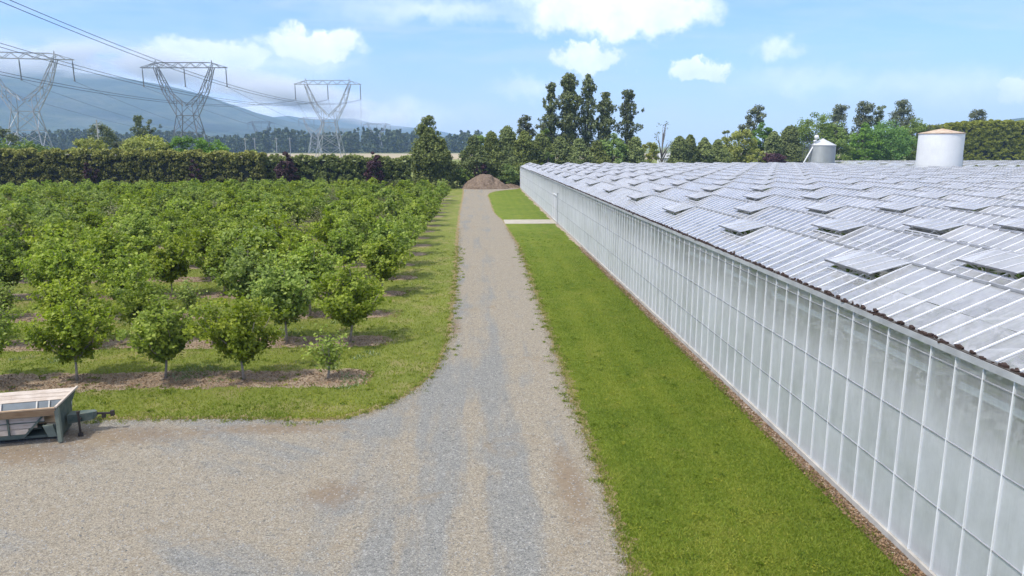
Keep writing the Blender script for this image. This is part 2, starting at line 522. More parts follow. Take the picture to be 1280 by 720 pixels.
def gravel_mat(name, tracks=True):
    m, t, o = new_mat(name)
    co = t.obj()
    big = t.noise(co, 0.22, 6, 0.62, 0.5)
    lane = t.noise(t.scale(co, (1.3, 0.10, 1)), 0.9, 5, 0.6, 0.3)
    rot = t.node('ShaderNodeVectorRotate', None, Vector=co, Angle=-0.95).outputs[0]
    diag = t.noise(t.scale(rot, (1.1, 0.16, 1)), 0.8, 6, 0.62, 0.4)
    lane = t.mix(t.map(t.node('ShaderNodeSeparateXYZ', None, i0=co).outputs[0], -5.5, -1.5, 0, 1, True), diag, lane)
    z = t.math('ADD', t.math('MULTIPLY', big, 0.42), t.math('MULTIPLY', lane, 0.62))
    stone = t.voro(co, 46, 'Color')
    sv_ = t.node('ShaderNodeSeparateColor', None, i0=stone).outputs[0]
    stone2 = t.node('ShaderNodeSeparateColor', None, i0=t.voro(co, 14, 'Color')).outputs[1]
    fine = t.noise(co, 60, 4, 0.7)
    grey = t.ramp(sv_, [(0.0, (0.105, 0.104, 0.096)), (0.35, (0.172, 0.170, 0.157)), (0.75, (0.212, 0.208, 0.190)), (1.0, (0.30, 0.29, 0.26))])
    dust = t.ramp(sv_, [(0.0, (0.140, 0.121, 0.092)), (0.4, (0.228, 0.197, 0.150)), (0.8, (0.280, 0.243, 0.184)), (1.0, (0.36, 0.32, 0.25))])
    sx = t.node('ShaderNodeSeparateXYZ', None, i0=co)
    wob = t.math('MULTIPLY', t.math('SUBTRACT', t.noise(co, 0.35, 5, 0.6), 0.5), 2.2)
    xx = t.math('ADD', sx.outputs[0], wob)
    z = t.math('ADD', z, t.map(xx, 1.3, 2.6, 0, 0.16, True))
    z = t.math('ADD', z, t.map(xx, -3.0, -6.5, 0, 0.09, True))
    z = t.math('ADD', z, t.map(sx.outputs[1], 28, 50, 0, 0.08, True))
    # compacted wheel tracks along the road
    wx = t.math('ADD', sx.outputs[0], t.math('MULTIPLY', t.math('SUBTRACT', t.noise(t.scale(co, (0.3, 0.12, 1)), 1.0, 3), 0.5), 1.1))
    for lx in (-0.25, 1.55):
        tr_ = t.map(t.math('ABSOLUTE', t.math('SUBTRACT', wx, lx)), 0.05, 0.55, 0.07, 0, True)
        z = t.math('ADD', z, tr_)
    k = t.map(t.math('ADD', z, t.math('MULTIPLY', t.math('SUBTRACT', fine, 0.5), 0.25)), 0.48, 0.62, 0.0, 1, True)
    col = t.mix(k, grey, dust)
    for (dx, dy, rx_, ry_) in ((-3.6, 16.6, 0.8, 0.75), (-10.5, 20.6, 2.6, 0.8), (2.3, 16.8, 0.5, 2.6), (-6.2, 20.9, 2.4, 0.5), (-1.1, 33, 0.35, 2.0), (-12.5, 19.4, 2.2, 0.9)):
        dv = t.vmath('MULTIPLY', t.vmath('SUBTRACT', co, (dx, dy, 0)), (1 / rx_, 1 / ry_, 0))
        dd = t.math('ADD', t.vmath('LENGTH', dv), t.math('MULTIPLY', t.math('SUBTRACT', t.noise(co, 2.5, 6, 0.75), 0.5), 2.2))
        col = t.mix(t.map(dd, 1.3, 0.2, 0, 0.75, True), col, t.mix(fine, (0.11, 0.08, 0.055), (0.26, 0.19, 0.12)))
    dirt = t.map(t.math('ADD', t.noise(co, 0.42, 7, 0.7, 0.8), t.math('MULTIPLY', fine, 0.12)), 0.62, 0.76, 0, 0.6, True)
    col = t.mix(dirt, col, t.mix(fine, (0.15, 0.11, 0.07), (0.27, 0.21, 0.13)))
    col = t.mix(t.map(stone2, 0.93, 1.0, 0, 0.3), col, (0.4, 0.4, 0.37))
    col = t.mix(t.map(stone2, 0.10, 0.0, 0, 0.5), col, (0.08, 0.08, 0.08))
    hgt = t.math('ADD', t.voro(co, 46), t.math('MULTIPLY', t.noise(co, 3, 5), 1.2))
    bp = t.bump(hgt, 0.55, 0.03)
    t.l.new(principled(t, col, 0.9, 0, bp, 0.2), o.inputs[0])
    return m


M['gravel'] = gravel_mat('gravel')


def mulch_mat():
    m, t, o = new_mat('bare_soil_mulch')
    co = t.obj()
    n = t.noise(co, 1.2, 6, 0.7)
    f = t.noise(co, 22, 5, 0.7)
    col = t.ramp(t.math('ADD', t.math('MULTIPLY', n, 0.5), t.math('MULTIPLY', f, 0.5)),
                 [(0.28, (0.10, 0.068, 0.045)), (0.42, (0.21, 0.155, 0.105)), (0.54, (0.33, 0.255, 0.18)), (0.68, (0.47, 0.39, 0.29))])
    col = t.mix(t.map(t.noise(co, 0.6, 5, 0.7), 0.6, 0.75, 0, 0.7), col, (0.22, 0.13, 0.055))
    t.l.new(principled(t, col, 0.95, 0, t.bump(f, 1.0, 0.06), 0.1), o.inputs[0])
    return m


M['mulch'] = mulch_mat()


def verge_mat():
    m, t, o = new_mat('dry_verge')
    co = t.obj()
    n = t.noise(co, 3.0, 6, 0.7)
    f = t.noise(co, 30, 5, 0.7)
    col = t.ramp(t.math('ADD', t.math('MULTIPLY', n, 0.5), t.math('MULTIPLY', f, 0.5)),
                 [(0.32, (0.10, 0.085, 0.035)), (0.45, (0.20, 0.155, 0.07)), (0.58, (0.31, 0.25, 0.14)), (0.72, (0.38, 0.32, 0.21))])
    t.l.new(principled(t, col, 0.95, 0, t.bump(f, 0.8, 0.04), 0.1), o.inputs[0])
    return m


M['verge'] = verge_mat()


def dirt_mat():
    m, t, o = new_mat('wall_foot_soil')
    co = t.obj()
    n = t.noise(co, 2.0, 6, 0.7)
    f = t.voro(co, 22, 'Color')
    f = t.node('ShaderNodeSeparateColor', None, i0=f).outputs[0]
    col = t.ramp(t.math('ADD', t.math('MULTIPLY', n, 0.6), t.math('MULTIPLY', f, 0.4)),
                 [(0.22, (0.12, 0.085, 0.06)), (0.40, (0.27, 0.205, 0.15)), (0.58, (0.42, 0.35, 0.275)), (0.8, (0.55, 0.48, 0.40))])
    t.l.new(principled(t, col, 0.95, 0, t.bump(f, 0.7, 0.03), 0.1), o.inputs[0])
    return m


M['footsoil'] = dirt_mat()


# ------------------------------------------------------------------ ground sheets
def jag(pts, step, amp, seed, closed=True):
    rs = np.random.default_rng(seed)
    out = []
    P = pts + [pts[0]] if closed else pts
    for (x0, y0), (x1, y1) in zip(P[:-1], P[1:]):
        L = math.hypot(x1 - x0, y1 - y0)
        far = math.hypot((x0 + x1) / 2, (y0 + y1) / 2)
        st = step * max(1.0, far / 25.0)
        n = max(1, int(L / st))
        nx, ny = -(y1 - y0) / L, (x1 - x0) / L
        for k in range(n):
            u = k / n
            a = 0 if k == 0 else rs.normal() * amp * 0.55
            s = L * u
            a += amp * (math.sin(s * 1.7 + seed) * 0.5 + math.sin(s * 4.3 + 2 * seed) * 0.35 + math.sin(s * 0.6 + seed * 3) * 0.8)
            out.append((x0 + (x1 - x0) * u + nx * a, y0 + (y1 - y0) * u + ny * a))
    return out


def sheet(name, outline, z, mat, label=None):
    vs = [Vector((x, y, 0)) for x, y in outline]
    tris = tessellate_polygon([vs])
    me = bpy.data.meshes.new(name)
    fs = []
    for t3 in tris:
        a, b, c = [outline[i] for i in t3]
        ar = (b[0] - a[0]) * (c[1] - a[1]) - (c[0] - a[0]) * (b[1] - a[1])
        fs.append(t3 if ar > 0 else t3[::-1])
    me.from_pydata([(x, y, z) for x, y in outline], [], fs)
    me.materials.append(mat)
    me.update()
    o = link(name, me)
    return tag(o, label, None, None, 'structure')


def smooth_line(p, n=8):
    """Catmull-Rom through control points"""
    out = []
    P = [p[0]] + p + [p[-1]]
    for i in range(1, len(P) - 2):
        a, b, c, d = [np.array(q, float) for q in P[i - 1:i + 3]]
        for k in range(n):
            t = k / n
            out.append(tuple(0.5 * ((2 * b) + (-a + c) * t + (2 * a - 5 * b + 4 * c - d) * t * t + (-a + 3 * b - 3 * c + d) * t ** 3)))
    out.append(p[-1])
    return out


# big ground to the horizon
g = MB()
gs = [-9000, -3000, -1000, -300, -100, 0, 100, 300, 1000, 3000, 9000]
gy_ = [-600, -100, 0, 100, 200, 400, 800, 1600, 3200, 6400, 12000]
for i in range(len(gs) - 1):
    for j in range(len(gy_) - 1):
        g.poly([(gs[i], gy_[j], 0), (gs[i + 1], gy_[j], 0), (gs[i + 1], gy_[j + 1], 0), (gs[i], gy_[j + 1], 0)])
tag(g.build('ground', M['grass']), 'short green grass ground running out to the horizon', None, None, 'structure')

ROAD_R = smooth_line([(3.0, -8), (3.0, 12), (3.08, 17), (3.14, 23), (3.26, 33), (3.42, 48), (3.45, 62), (3.1, 74), (2.95, 82), (2.5, 88), (2.1, 96), (1.98, 115), (2.0, 128), (3.6, 137), (8.0, 144.0)])
ROAD_L = smooth_line([(-60, 24), (-40, 23.5), (-20, 22.4), (-12.4, 21.9), (-7.5, 21.7), (-5.2, 21.45), (-4.0, 21.7), (-2.75, 23.1), (-1.9, 25.2), (-1.45, 27.5), (-1.25, 32), (-1.25, 38), (-1.4, 52), (-1.8, 72), (-2.1, 100), (-2.2, 120), (-2.4, 140), (-3.0, 150)])
road_c = ROAD_R + [(8.6, 147.2), (6.0, 150.0)] + ROAD_L[::-1] + [(-60, -8)]


def widen(line, dx):
    return [(x + dx, y) for x, y in line]


sheet('road_verge', jag([(x + (0.28 if y < 26 else 0.16), y) for x, y in ROAD_R] + [(8.8, 147.8), (6.0, 150.6)]
                        + [(x - 0.22, y + (0.35 if x < -3 else 0)) for x, y in ROAD_L[::-1]] + [(-60, -8.2)], 0.10, 0.13, 3), 0.004, M['verge'],
      'strip of dry tan grass along the gravel edge')
sheet('gravel_road', jag(road_c, 0.07, 0.10, 5), 0.008, M['gravel'], 'grey and tan gravel road opening into a yard')
WALLX = 8.93
sheet('lawn', [(x - 0.0, y) for x, y in jag([(2.9, -6), (3.0, 12), (3.2, 30), (3.45, 60), (3.1, 72), (2.95, 78.6)], 0.3, 0.02, 8, False)]
      + [(3.0, 78.9), (8.9, 78.9), (8.9, -6)], 0.002, M['lawn'], 'mown green lawn between road and greenhouse')
sheet('lawn', [(2.7, 83.3), (2.1, 94), (1.9, 115), (1.95, 128), (3.6, 137), (8.0, 144.0), (8.9, 145), (8.9, 83.3)], 0.002, M['lawn'], 'far mown lawn beyond the concrete path')
sheet('soil_strip', jag([(8.74, -5), (8.70, 14), (8.64, 30), (8.60, 60), (8.6, 90), (8.55, 120), (8.7, 145)], 0.07, 0.10, 12, False) + [(8.92, 145), (8.92, -5)],
      0.007, M['footsoil'], 'bare brown soil strip at the foot of the glass wall')
pm = MB()
pm.box(3.1, 8.91, 78.9, 83.3, 0.0, 0.03)
tag(pm.build('concrete_path', simple('path_concrete', (0.40, 0.36, 0.29), 0.9, 0, 0.25, 1.2)), 'pale concrete path crossing the lawn to the greenhouse', None, None, 'structure')

ROW0, ROWD, COL0, COLD, NROW = 25.75, 5.15, -5.6, -2.95, 20
for k in range(NROW):
    y = ROW0 + ROWD * k
    x1 = -4.05 + 0.35 * math.sin(k * 2.1)
    hw = 1.05 if k == 0 else 0.85
    pts = smooth_line([(x1, y), (x1 - 0.5, y - hw * 0.8), (x1 - 2, y - hw), (x1 - 12, y - hw), (-95, y - hw)], 5) + [(-95, y + hw)] + \
        smooth_line([(-95, y + hw), (x1 - 12, y + hw), (x1 - 2, y + hw), (x1 - 0.5, y + hw * 0.8), (x1, y)], 5)[1:-1]
    sheet('mulch_strip', jag(pts, 0.13, 0.14, 20 + k), 0.005, M['mulch'], 'brown bare mulch strip under an orchard row')

# distant fields
fld = MB()
fld.poly([(-1500, 470, 0.03), (300, 470, 0.03), (300, 830, 0.03), (-1500, 830, 0.03)])
tag(fld.build('dry_field', simple('dry_field', (0.36, 0.29, 0.17), 0.95, 0, 0.25, 0.03)), 'pale tan field beyond the hedge', None, None, 'structure')
fld = MB()
fld.poly([(-1500, 830, 0.06), (300, 830, 0.06), (300, 1100, 0.06), (-1500, 1100, 0.06)])
tag(fld.build('green_field', simple('green_field', (0.14, 0.16, 0.05), 0.95, 0, 0.35, 0.02)), 'distant green field in front of the woods', None, None, 'structure')


# mountains
def fbm(x, y, oct=6, seed=1):
    rs = np.random.default_rng(seed)
    z = np.zeros_like(x)
    a = 1.0
    f = 1.0
    for _ in range(oct):
        for _ in range(3):
            th = rs.random() * 6.28
            ph = rs.random() * 6.28
            z += a * np.sin((x * math.cos(th) + y * math.sin(th)) * f + ph) * np.sin((x * math.sin(th) - y * math.cos(th)) * f * 0.8 + ph * 2) / 2
        a *= 0.52
        f *= 1.9
    return z


def ridge_mesh(name, prof, Y, depth, mat, seed, label, nx=420, ny=60, rough=0.06):
    """prof: list of (px, py) of the skyline at depth Y"""
    xs = [at(px, py, Y)[0] for px, py in prof]
    zs = [at(px, py, Y)[1] for px, py in prof]
    X = np.linspace(xs[0], xs[-1], nx)
    H = np.interp(X, xs, zs)
    T = np.linspace(-1, 1, ny)
    XX, TT = np.meshgrid(X, T)
    HH = np.interp(XX, xs, zs)
    YY = Y + TT * depth
    sh = np.clip(1 - np.abs(TT), 0, 1) ** 0.85
    n = fbm(XX / 420 + 3, YY / 420, 6, seed)
    nr = 1 - np.abs(n)
    Z = HH * sh * (1 + rough * (n * 1.0)) - HH * sh * (1 - sh) * 0.28 * np.abs(fbm(XX / 260, YY / 700, 5, seed + 5))
    Z = np.where(sh < 0.01, -20, Z)
    v = np.stack([XX, YY, Z], -1).reshape(-1, 3)
    idx = np.arange(nx * ny).reshape(ny, nx)
    f = np.stack([idx[:-1, :-1], idx[:-1, 1:], idx[1:, 1:], idx[1:, :-1]], -1).reshape(-1, 4)
    o = link(name, fast_mesh(name, v, f, [mat], smooth=True))
    return tag(o, label, None, None, 'structure')


mm, t, o_ = new_mat('forested_slope')
co = t.obj()
nn = t.noise(co, 0.006, 8, 0.7)
cc = t.ramp(nn, [(0.35, (0.020, 0.040, 0.022)), (0.5, (0.045, 0.065, 0.035)), (0.62, (0.09, 0.10, 0.06))])
t.l.new(principled(t, cc, 0.95, 0, t.bump(t.noise(co, 0.02, 6, 0.7), 1.0, 30.0), 0.1), o_.inputs[0])
ridge_mesh('mountain', [(-500, 70), (-250, 62), (-100, 66), (0, 72), (60, 80), (130, 88), (190, 98), (240, 112), (280, 126), (320, 140), (360, 150), (420, 158), (480, 168), (540, 180), (600, 184)],
           4200, 1700, mm, 3, 'blue forested mountain slope behind the pylons')
ridge_mesh('mountain', [(100, 180), (240, 150), (330, 146), (360, 143), (400, 148), (440, 145), (480, 154), (530, 160), (570, 168), (640, 176), (760, 184)],
           5700, 850, mm, 9, 'farther pale blue mountain ridge low on the horizon')
ridge_mesh('hill', [(1120, 178), (1180, 166), (1215, 157), (1245, 152), (1270, 148), (1330, 140), (1500, 130)],
           2400, 700, mm, 12, 'wooded hill rising at the right behind the tall hedge', nx=160, ny=30)

# haze: one closed box
hz = MB()
hz.box(-4600, 4600, -620, 6700, -25, 640)
hm, t, o_ = new_mat('haze_air')
pv = t.n.new('ShaderNodeVolumePrincipled')
pv.inputs['Color'].default_value = (0.46, 0.68, 1.0, 1)
pv.inputs['Density'].default_value = 0.00016
pv.inputs['Anisotropy'].default_value = 0.0
t.l.new(pv.outputs[0], o_.inputs['Volume'])
tag(hz.build('haze', hm), 'thin pale blue haze in the air', None, None, 'stuff')
# low cloud lying along the mountain top
lc = MB()
lc.box(-3400, -250, 3000, 3420, 60, 560)
lm, t, o_ = new_mat('low_cloud')
co = t.obj()
n1 = t.noise(t.scale(co, (1, 1, 2.2)), 0.0042, 5, 0.6)
sx = t.node('ShaderNodeSeparateXYZ', None, i0=co)
# cloud base follows the falling skyline towards the right
base_z = t.map(sx.outputs[0], -1450, -400, 315, 95)
hh = t.math('SUBTRACT', sx.outputs[2], base_z)
prof = t.math('MULTIPLY', t.map(hh, -30, 40, 0, 1, True), t.map(hh, 40, 135, 1, 0, True))
edge = t.math('MULTIPLY', t.map(sx.outputs[1], 3000, 3120, 0, 1), t.map(sx.outputs[1], 3300, 3420, 1, 0))
ends = t.math('MULTIPLY', t.map(sx.outputs[0], -3400, -3100, 0, 1), t.map(sx.outputs[0], -700, -250, 1, 0))
dn = t.math('MULTIPLY', t.map(n1, 0.40, 0.60, 0, 1, True), t.math('MULTIPLY', prof, t.math('MULTIPLY', edge, ends)))
pv = t.n.new('ShaderNodeVolumePrincipled')
pv.inputs['Color'].default_value = (0.99, 0.99, 1.0, 1)
t.l.new(t.math('MULTIPLY', dn, 0.03), pv.inputs['Density'])
pv.inputs['Anisotropy'].default_value = 0.0
t.l.new(pv.outputs[0], o_.inputs['Volume'])
tag(lc.build('low_cloud', lm), 'soft white cloud lying along the top of the mountain', None, None, 'stuff')

# ------------------------------------------------------------------ greenhouse
PB, PY0 = 0.745, 4.31            # pane width, first mullion
SPAN, RZ, GZ = 3.8, 5.56, 4.72   # span width, ridge and gutter heights
DROOP = 0.0026


def droop(z, y):
    return z - DROOP * np.clip(y, 0, None) * np.clip(z, 0, None) / GZ


def droop_mb(mb):
    mb.v = [(x, y, z - DROOP * max(y, 0) * max(z, 0) / GZ) for x, y, z in mb.v]
    return mb


def quads_mesh(name, q, mat, seed=0, attr=None):
    """q (n,4,3)"""
    q = np.asarray(q, float).copy()
    q[..., 2] = droop(q[..., 2], q[..., 1])
    n = len(q)
    rs = np.random.default_rng(seed)
    return fast_mesh(name, q.reshape(-1, 3), np.arange(4 * n).reshape(n, 4), [mat], attr=rs.random(n) if attr is None else attr)


RP = 0.56
VENT_W = 4
VSPLIT = 0.46
VEVERY = 16
V0 = 23


def vent_local():
    """open roof vent: origin at hinge, near corner; flap runs towards -x"""
    g = MB()
    Lf, an = 1.15, R(14.5)
    wd = VENT_W * RP
    ex, ez = -Lf * math.cos(an), -Lf * math.sin(an)
    for k in range(VENT_W):
        y0, y1 = k * RP + 0.01, (k + 1) * RP - 0.01
        g.poly([(ex, y0, ez + 0.05), (0, y0, 0.05), (0, y1, 0.05), (ex, y1, ez + 0.05)], 0)
    for k in range(VENT_W + 1):
        g.bar((ex, k * RP, ez + 0.065), (0, k * RP, 0.065), 0.03, 0.03, 1)
    g.bar((ex, -0.02, ez + 0.055), (ex, wd + 0.02, ez + 0.055), 0.035, 0.05, 2)
    # opening rim and pushers
    sx, sz = -SPAN / 2 * (1 - VSPLIT), -(RZ - GZ) * (1 - VSPLIT)
    g.bar((sx, 0, sz + 0.03), (sx, wd, sz + 0.03), 0.05, 0.05, 1)
    for y in (0.35, wd - 0.35):
        g.bar((ex + 0.05, y, ez + 0.03), (sx * 0.55, y + 0.25, sz * 0.55 - 0.25), 0.03, 0.03, 3)
    g.bar((ex + 0.1, 0.35, ez - 0.0), (sx + 0.1, wd * 0.5, sz - 0.15), 0.025, 0.025, 3)
    return g


M['vent_bar'] = simple('vent_bar_aluminium', (0.62, 0.62, 0.63), 0.5, 0.1, 0.2, 2)
GM = [M['vent_glass'], M['vent_bar'], M['vent_arm'], M['frame_in']]


def roof_span(parent, x0, ya, yb, seed, ka=0, with_vents=True):
    """one ridged span between gutters at x0 and x0+SPAN; returns the vent places"""
    n = int(round((yb - ya) / RP))
    rs = np.random.default_rng(seed)
    xm, x1 = x0 + SPAN / 2, x0 + SPAN
    sx, sz = x0 + (xm - x0) * VSPLIT, GZ + (RZ - GZ) * VSPLIT
    q, vents = [], []
    for k in range(n):
        y, y2 = ya + k * RP, ya + (k + 1) * RP
        j = rs.normal(scale=0.004, size=6)
        q.append([(x0 + .06, y, GZ + .02 + j[0]), (sx, y, sz + j[1]), (sx, y2, sz + j[2]), (x0 + .06, y2, GZ + .02)])
        kk = (k + ka - V0) % VEVERY
        if with_vents and kk < VENT_W and k + 4 < n:
            if kk == 0:
                vents.append((xm, y, RZ))
        else:
            q.append([(sx, y, sz + 0.004 + j[3]), (xm, y, RZ + j[4]), (xm, y2, RZ), (sx, y2, sz + 0.004 + j[5])])
        q.append([(xm, y, RZ + j[4]), (x1 - .06, y, GZ + .02), (x1 - .06, y2, GZ + .02 + j[5]), (xm, y2, RZ)])
    b = MB()
    for k in range(n + 1):
        y = ya + k * RP
        kk = (k + ka - V0) % VEVERY
        top = 1.0
        if with_vents and 0 < kk < VENT_W:
            top = VSPLIT
        b.bar((x0 + .05, y, GZ + .04), (x0 + (xm - x0) * top, y, GZ + (RZ - GZ) * top + .02), 0.032, 0.03)
        b.bar((x1 - .05, y, GZ + .04), (xm, y, RZ + .02), 0.032, 0.03)
    droop_mb(b)
    q = np.asarray(q, float)
    q[..., 2] = droop(q[..., 2], q[..., 1])
    nq = len(q)
    V_ = np.concatenate([q.reshape(-1, 3), np.array(b.v)])
    F_ = np.concatenate([np.arange(4 * nq).reshape(nq, 4), np.array(b.f) + 4 * nq])
    mi = np.concatenate([np.zeros(nq, int), np.ones(len(b.f), int)])
    me = fast_mesh('roof', V_, F_, [M['roof_glass'], M['roof_bar']], mat_idx=mi, attr=np.random.default_rng(seed + 100).random(len(F_)))
    roof = link('roof', me, parent)
    b = MB()
    # ridge cap in lengths so that it follows the fall
    nn = max(2, int((yb - ya) / 9))
    for i in range(nn):
        a_, c_ = ya + (yb - ya) * i / nn, ya + (yb - ya) * (i + 1) / nn
        b.bar((xm, a_, RZ + .035), (xm, c_, RZ + .035), 0.055, 0.05)
    droop_mb(b).build('ridge_cap', M['ridge'], roof)
    return vents


gh = empty('greenhouse', (WALLX, PY0, 0))
tag(gh, 'long whitewashed glass greenhouse with rows of ridged roofs and open vents beside the lawn', 'greenhouse')
gh_loc = Vector(gh.location)
ghc = bpy.data.objects.new('roof', None)   # replaced below


def unparent_fix(root):
    for o in root.children:
        o.location = o.location - root.location


bpy.data.objects.remove(ghc)
NA = 193
YA_END = PY0 + NA * PB
NB = 145
YB_END = PY0 + NB * PB
allv = []
for s in range(16):
    allv += roof_span(gh, WALLX + SPAN * s, PY0, PY0 + 256 * RP, 50 + s)
for s in range(16, 22):
    allv += roof_span(gh, WALLX + SPAN * s, PY0, PY0 + 193 * RP, 50 + s)
allv = [v for v in allv if v[0] < v[1] * 0.80 + 3]
allv.sort(key=lambda v: math.hypot(v[0], v[1]))
vm = vent_local()
vmesh = vm.mesh('roof_vent', GM)
aa = vmesh.attributes.new('rnd', 'FLOAT', 'FACE')
aa.data.foreach_set('value', [0.75] * len(vmesh.polygons))
for (x, y, z) in allv[:100]:
    o = link('roof_vent', vmesh, gh, (x, y, droop(z, y)))
    o.rotation_euler = (0, R(1.6) * math.sin(x * 3.1 + y * 1.7), 0)
rest = MB()
for (x, y, z) in allv[100:]:
    i = len(rest.v)
    rest.v += [(a + x, b_ + y, c_ + droop(z, y)) for a, b_, c_ in vm.v]
    rest.f += [tuple(i + j for j in f) for f in vm.f]
    rest.m += vm.m
ro = rest.build('roof_vent', GM, gh)
tag(ro, 'many more open roof vents farther off on the greenhouse', None, None, 'stuff')
aa = ro.data.attributes.new('rnd', 'FLOAT', 'FACE')
aa.data.foreach_set('value', [0.75] * len(ro.data.polygons))

# side wall: panes, mullions and rails
RAILS = [0.16, 1.49, 2.91, 4.37, 4.62]
q = []
rs = np.random.default_rng(4)
for k in range(NA):
    y, y2 = PY0 + k * PB, PY0 + (k + 1) * PB
    for a_, c_ in zip(RAILS[:-1], RAILS[1:]):
        j = rs.normal(scale=0.003, size=4)
        q.append([(WALLX + j[0], y, a_), (WALLX + j[1], y2, a_), (WALLX + j[2], y2, c_), (WALLX + j[3], y, c_)])
wall = link('side_wall', quads_mesh('side_wall', q, M['wall_glass'], 3), gh)
b = MB()
for k in range(NA + 1):
    y = PY0 + k * PB
    b.box(WALLX - 0.026, WALLX + 0.02, y - 0.013, y + 0.013, 0.16, 4.60)
for z in RAILS[1:-1]:
    for i in range(16):
        a_, c_ = PY0 + (YA_END - PY0) * i / 16, PY0 + (YA_END - PY0) * (i + 1) / 16
        b.box(WALLX - 0.022, WALLX + 0.015, a_, c_, z - 0.009, z + 0.009, 1)
droop_mb(b).build('mullions', [M['white_alu'], M['ridge']], wall)
b = MB()
b.box(WALLX - 0.07, WALLX + 0.07, PY0 - 1, YA_END, -0.1, 0.155)
b.build('concrete_curb', M['curb'], gh)
b = MB()
for i in range(16):
    a_, c_ = PY0 + (YA_END - PY0) * i / 16, PY0 + (YA_END - PY0) * (i + 1) / 16
    b.box(WALLX - 0.075, WALLX + 0.10, a_, c_, 4.60, 4.725, 0)
    b.box(WALLX - 0.055, WALLX + 0.03, a_, c_, 4.729, 4.745, 1)
    for s in range(1, 16):
        b.box(WALLX + SPAN * s - 0.09, WALLX + SPAN * s + 0.09, a_, c_, GZ - 0.08, GZ + 0.01, 0)
        b.box(WALLX + SPAN * s - 0.06, WALLX + SPAN * s + 0.06, a_, c_, GZ + 0.012, GZ + 0.03, 1)
gut = droop_mb(b).build('gutter', [M['gutter'], M['gutter_dark']], gh)
b = MB()
rs = np.random.default_rng(9)
for k in range(NA * 2):
    y = PY0 + k * PB / 2 + rs.normal() * 0.03
    if y > 120:
        continue
    for _ in range(5):
        c = Vector((WALLX - 0.012 + rs.normal() * 0.022, y + rs.normal() * 0.075, 4.755 + abs(rs.normal()) * 0.015))
        s = 0.022 + rs.random() * 0.04
        b.bar(c - Vector((0, s, 0)), c + Vector((rs.normal() * 0.02, s, rs.normal() * 0.02)), s * 1.1, s * 0.9)
droop_mb(b).build('moss_clumps', M['moss'], gut)

# far gable of glass
q, q2, b = [], [], MB()
for s in range(16):
    x0 = WALLX + SPAN * s
    for k in range(5):
        xa, xb = x0 + SPAN * k / 5, x0 + SPAN * (k + 1) / 5
        za = RZ - abs(xa - x0 - SPAN / 2) * (RZ - GZ) / (SPAN / 2)
        zb = RZ - abs(xb - x0 - SPAN / 2) * (RZ - GZ) / (SPAN / 2)
        q.append([(xa, YA_END, 0.1), (xb, YA_END, 0.1), (xb, YA_END, zb - 0.03), (xa, YA_END, za - 0.03)])
        b.box(xa - 0.02, xa + 0.02, YA_END - 0.02, YA_END + 0.03, 0.1, za - 0.05)
for s in range(16, 22):
    x0 = WALLX + SPAN * s
    q2.append([(x0, YB_END, 0.1), (x0 + SPAN, YB_END, 0.1), (x0 + SPAN, YB_END, GZ), (x0, YB_END, GZ)])
gab = link('gable_wall', quads_mesh('gable_wall', q, M['wall_glass'], 6), gh)
droop_mb(b).build('gable_frame', M['white_alu'], gab)
gab = link('gable_wall', quads_mesh('gable_wall', q2, M['wall_glass'], 7), gh)
b = MB()
b.box(WALLX + SPAN * 16, WALLX + SPAN * 22, YB_END + 0.02, YB_END + 0.22, GZ - 0.1, GZ + 0.28)
droop_mb(b).build('gable_frame', M['white_alu'], gab)

# inside: floor, lattice frames with posts, rail, crop
b = MB()
b.poly([(WALLX + 0.08, PY0, 0.015), (WALLX + SPAN * 22, PY0, 0.015), (WALLX + SPAN * 22, YB_END, 0.015), (WALLX + 0.08, YB_END, 0.015)])
b.poly([(WALLX + 0.08, YB_END, 0.015), (WALLX + SPAN * 16, YB_END, 0.015), (WALLX + SPAN * 16, YA_END, 0.015), (WALLX + 0.08, YA_END, 0.015)])
b.build('floor', simple('greenhouse_floor', (0.42, 0.41, 0.38), 0.9, 0, 0.3, 0.8), gh)
for i in range(0, NA, 6):
    y = PY0 + i * PB + 0.06
    b = MB()
    ns = 16 if y > YB_END else 22
    for s in range(ns + 1):
        x = WALLX + SPAN * s + (0.12 if s == 0 else 0)
        if x > 0.8 * y + 20:
            break
        b.box(x - 0.045, x + 0.045, y - 0.035, y + 0.035, 0.02, GZ - 0.09)
        if s < ns:
            b.bar((x, y, 4.45), (x + SPAN, y, 4.45), 0.05)
            b.bar((x, y, 3.98), (x + SPAN, y, 3.98), 0.05)
            if y < 90:
                for k in range(4):
                    xx = x + SPAN * k / 4
                    b.bar((xx, y, 3.98 if k % 2 else 4.45), (xx + SPAN / 4, y, 4.45 if k % 2 else 3.98), 0.025)
    droop_mb(b).build('truss_frame', M['frame_in'], gh)
b = MB()
for i in range(0, NA - 6, 6):
    y = PY0 + i * PB
    b.box(WALLX + 0.30, WALLX + 0.34, y + 0.3, y + 6 * PB - 0.5, 3.86, 4.0)
b.box(WALLX + 0.22, WALLX + 0.26, PY0, YA_END, 0.35, 0.40)
b.box(WALLX + 0.22, WALLX + 0.26, PY0, YA_END, 0.60, 0.65)
droop_mb(b).build('heating_pipe', M['white_alu'], gh)
b = MB()
for yy in (78.2,):
    b.box(WALLX - 0.20, WALLX - 0.10, yy, yy + 0.10, 0.03, 3.3)
    b.box(WALLX - 0.22, WALLX - 0.05, yy - 0.05, yy + 0.15, 3.3, 3.42)
b.build('downpipe', M['gutter'], gh)
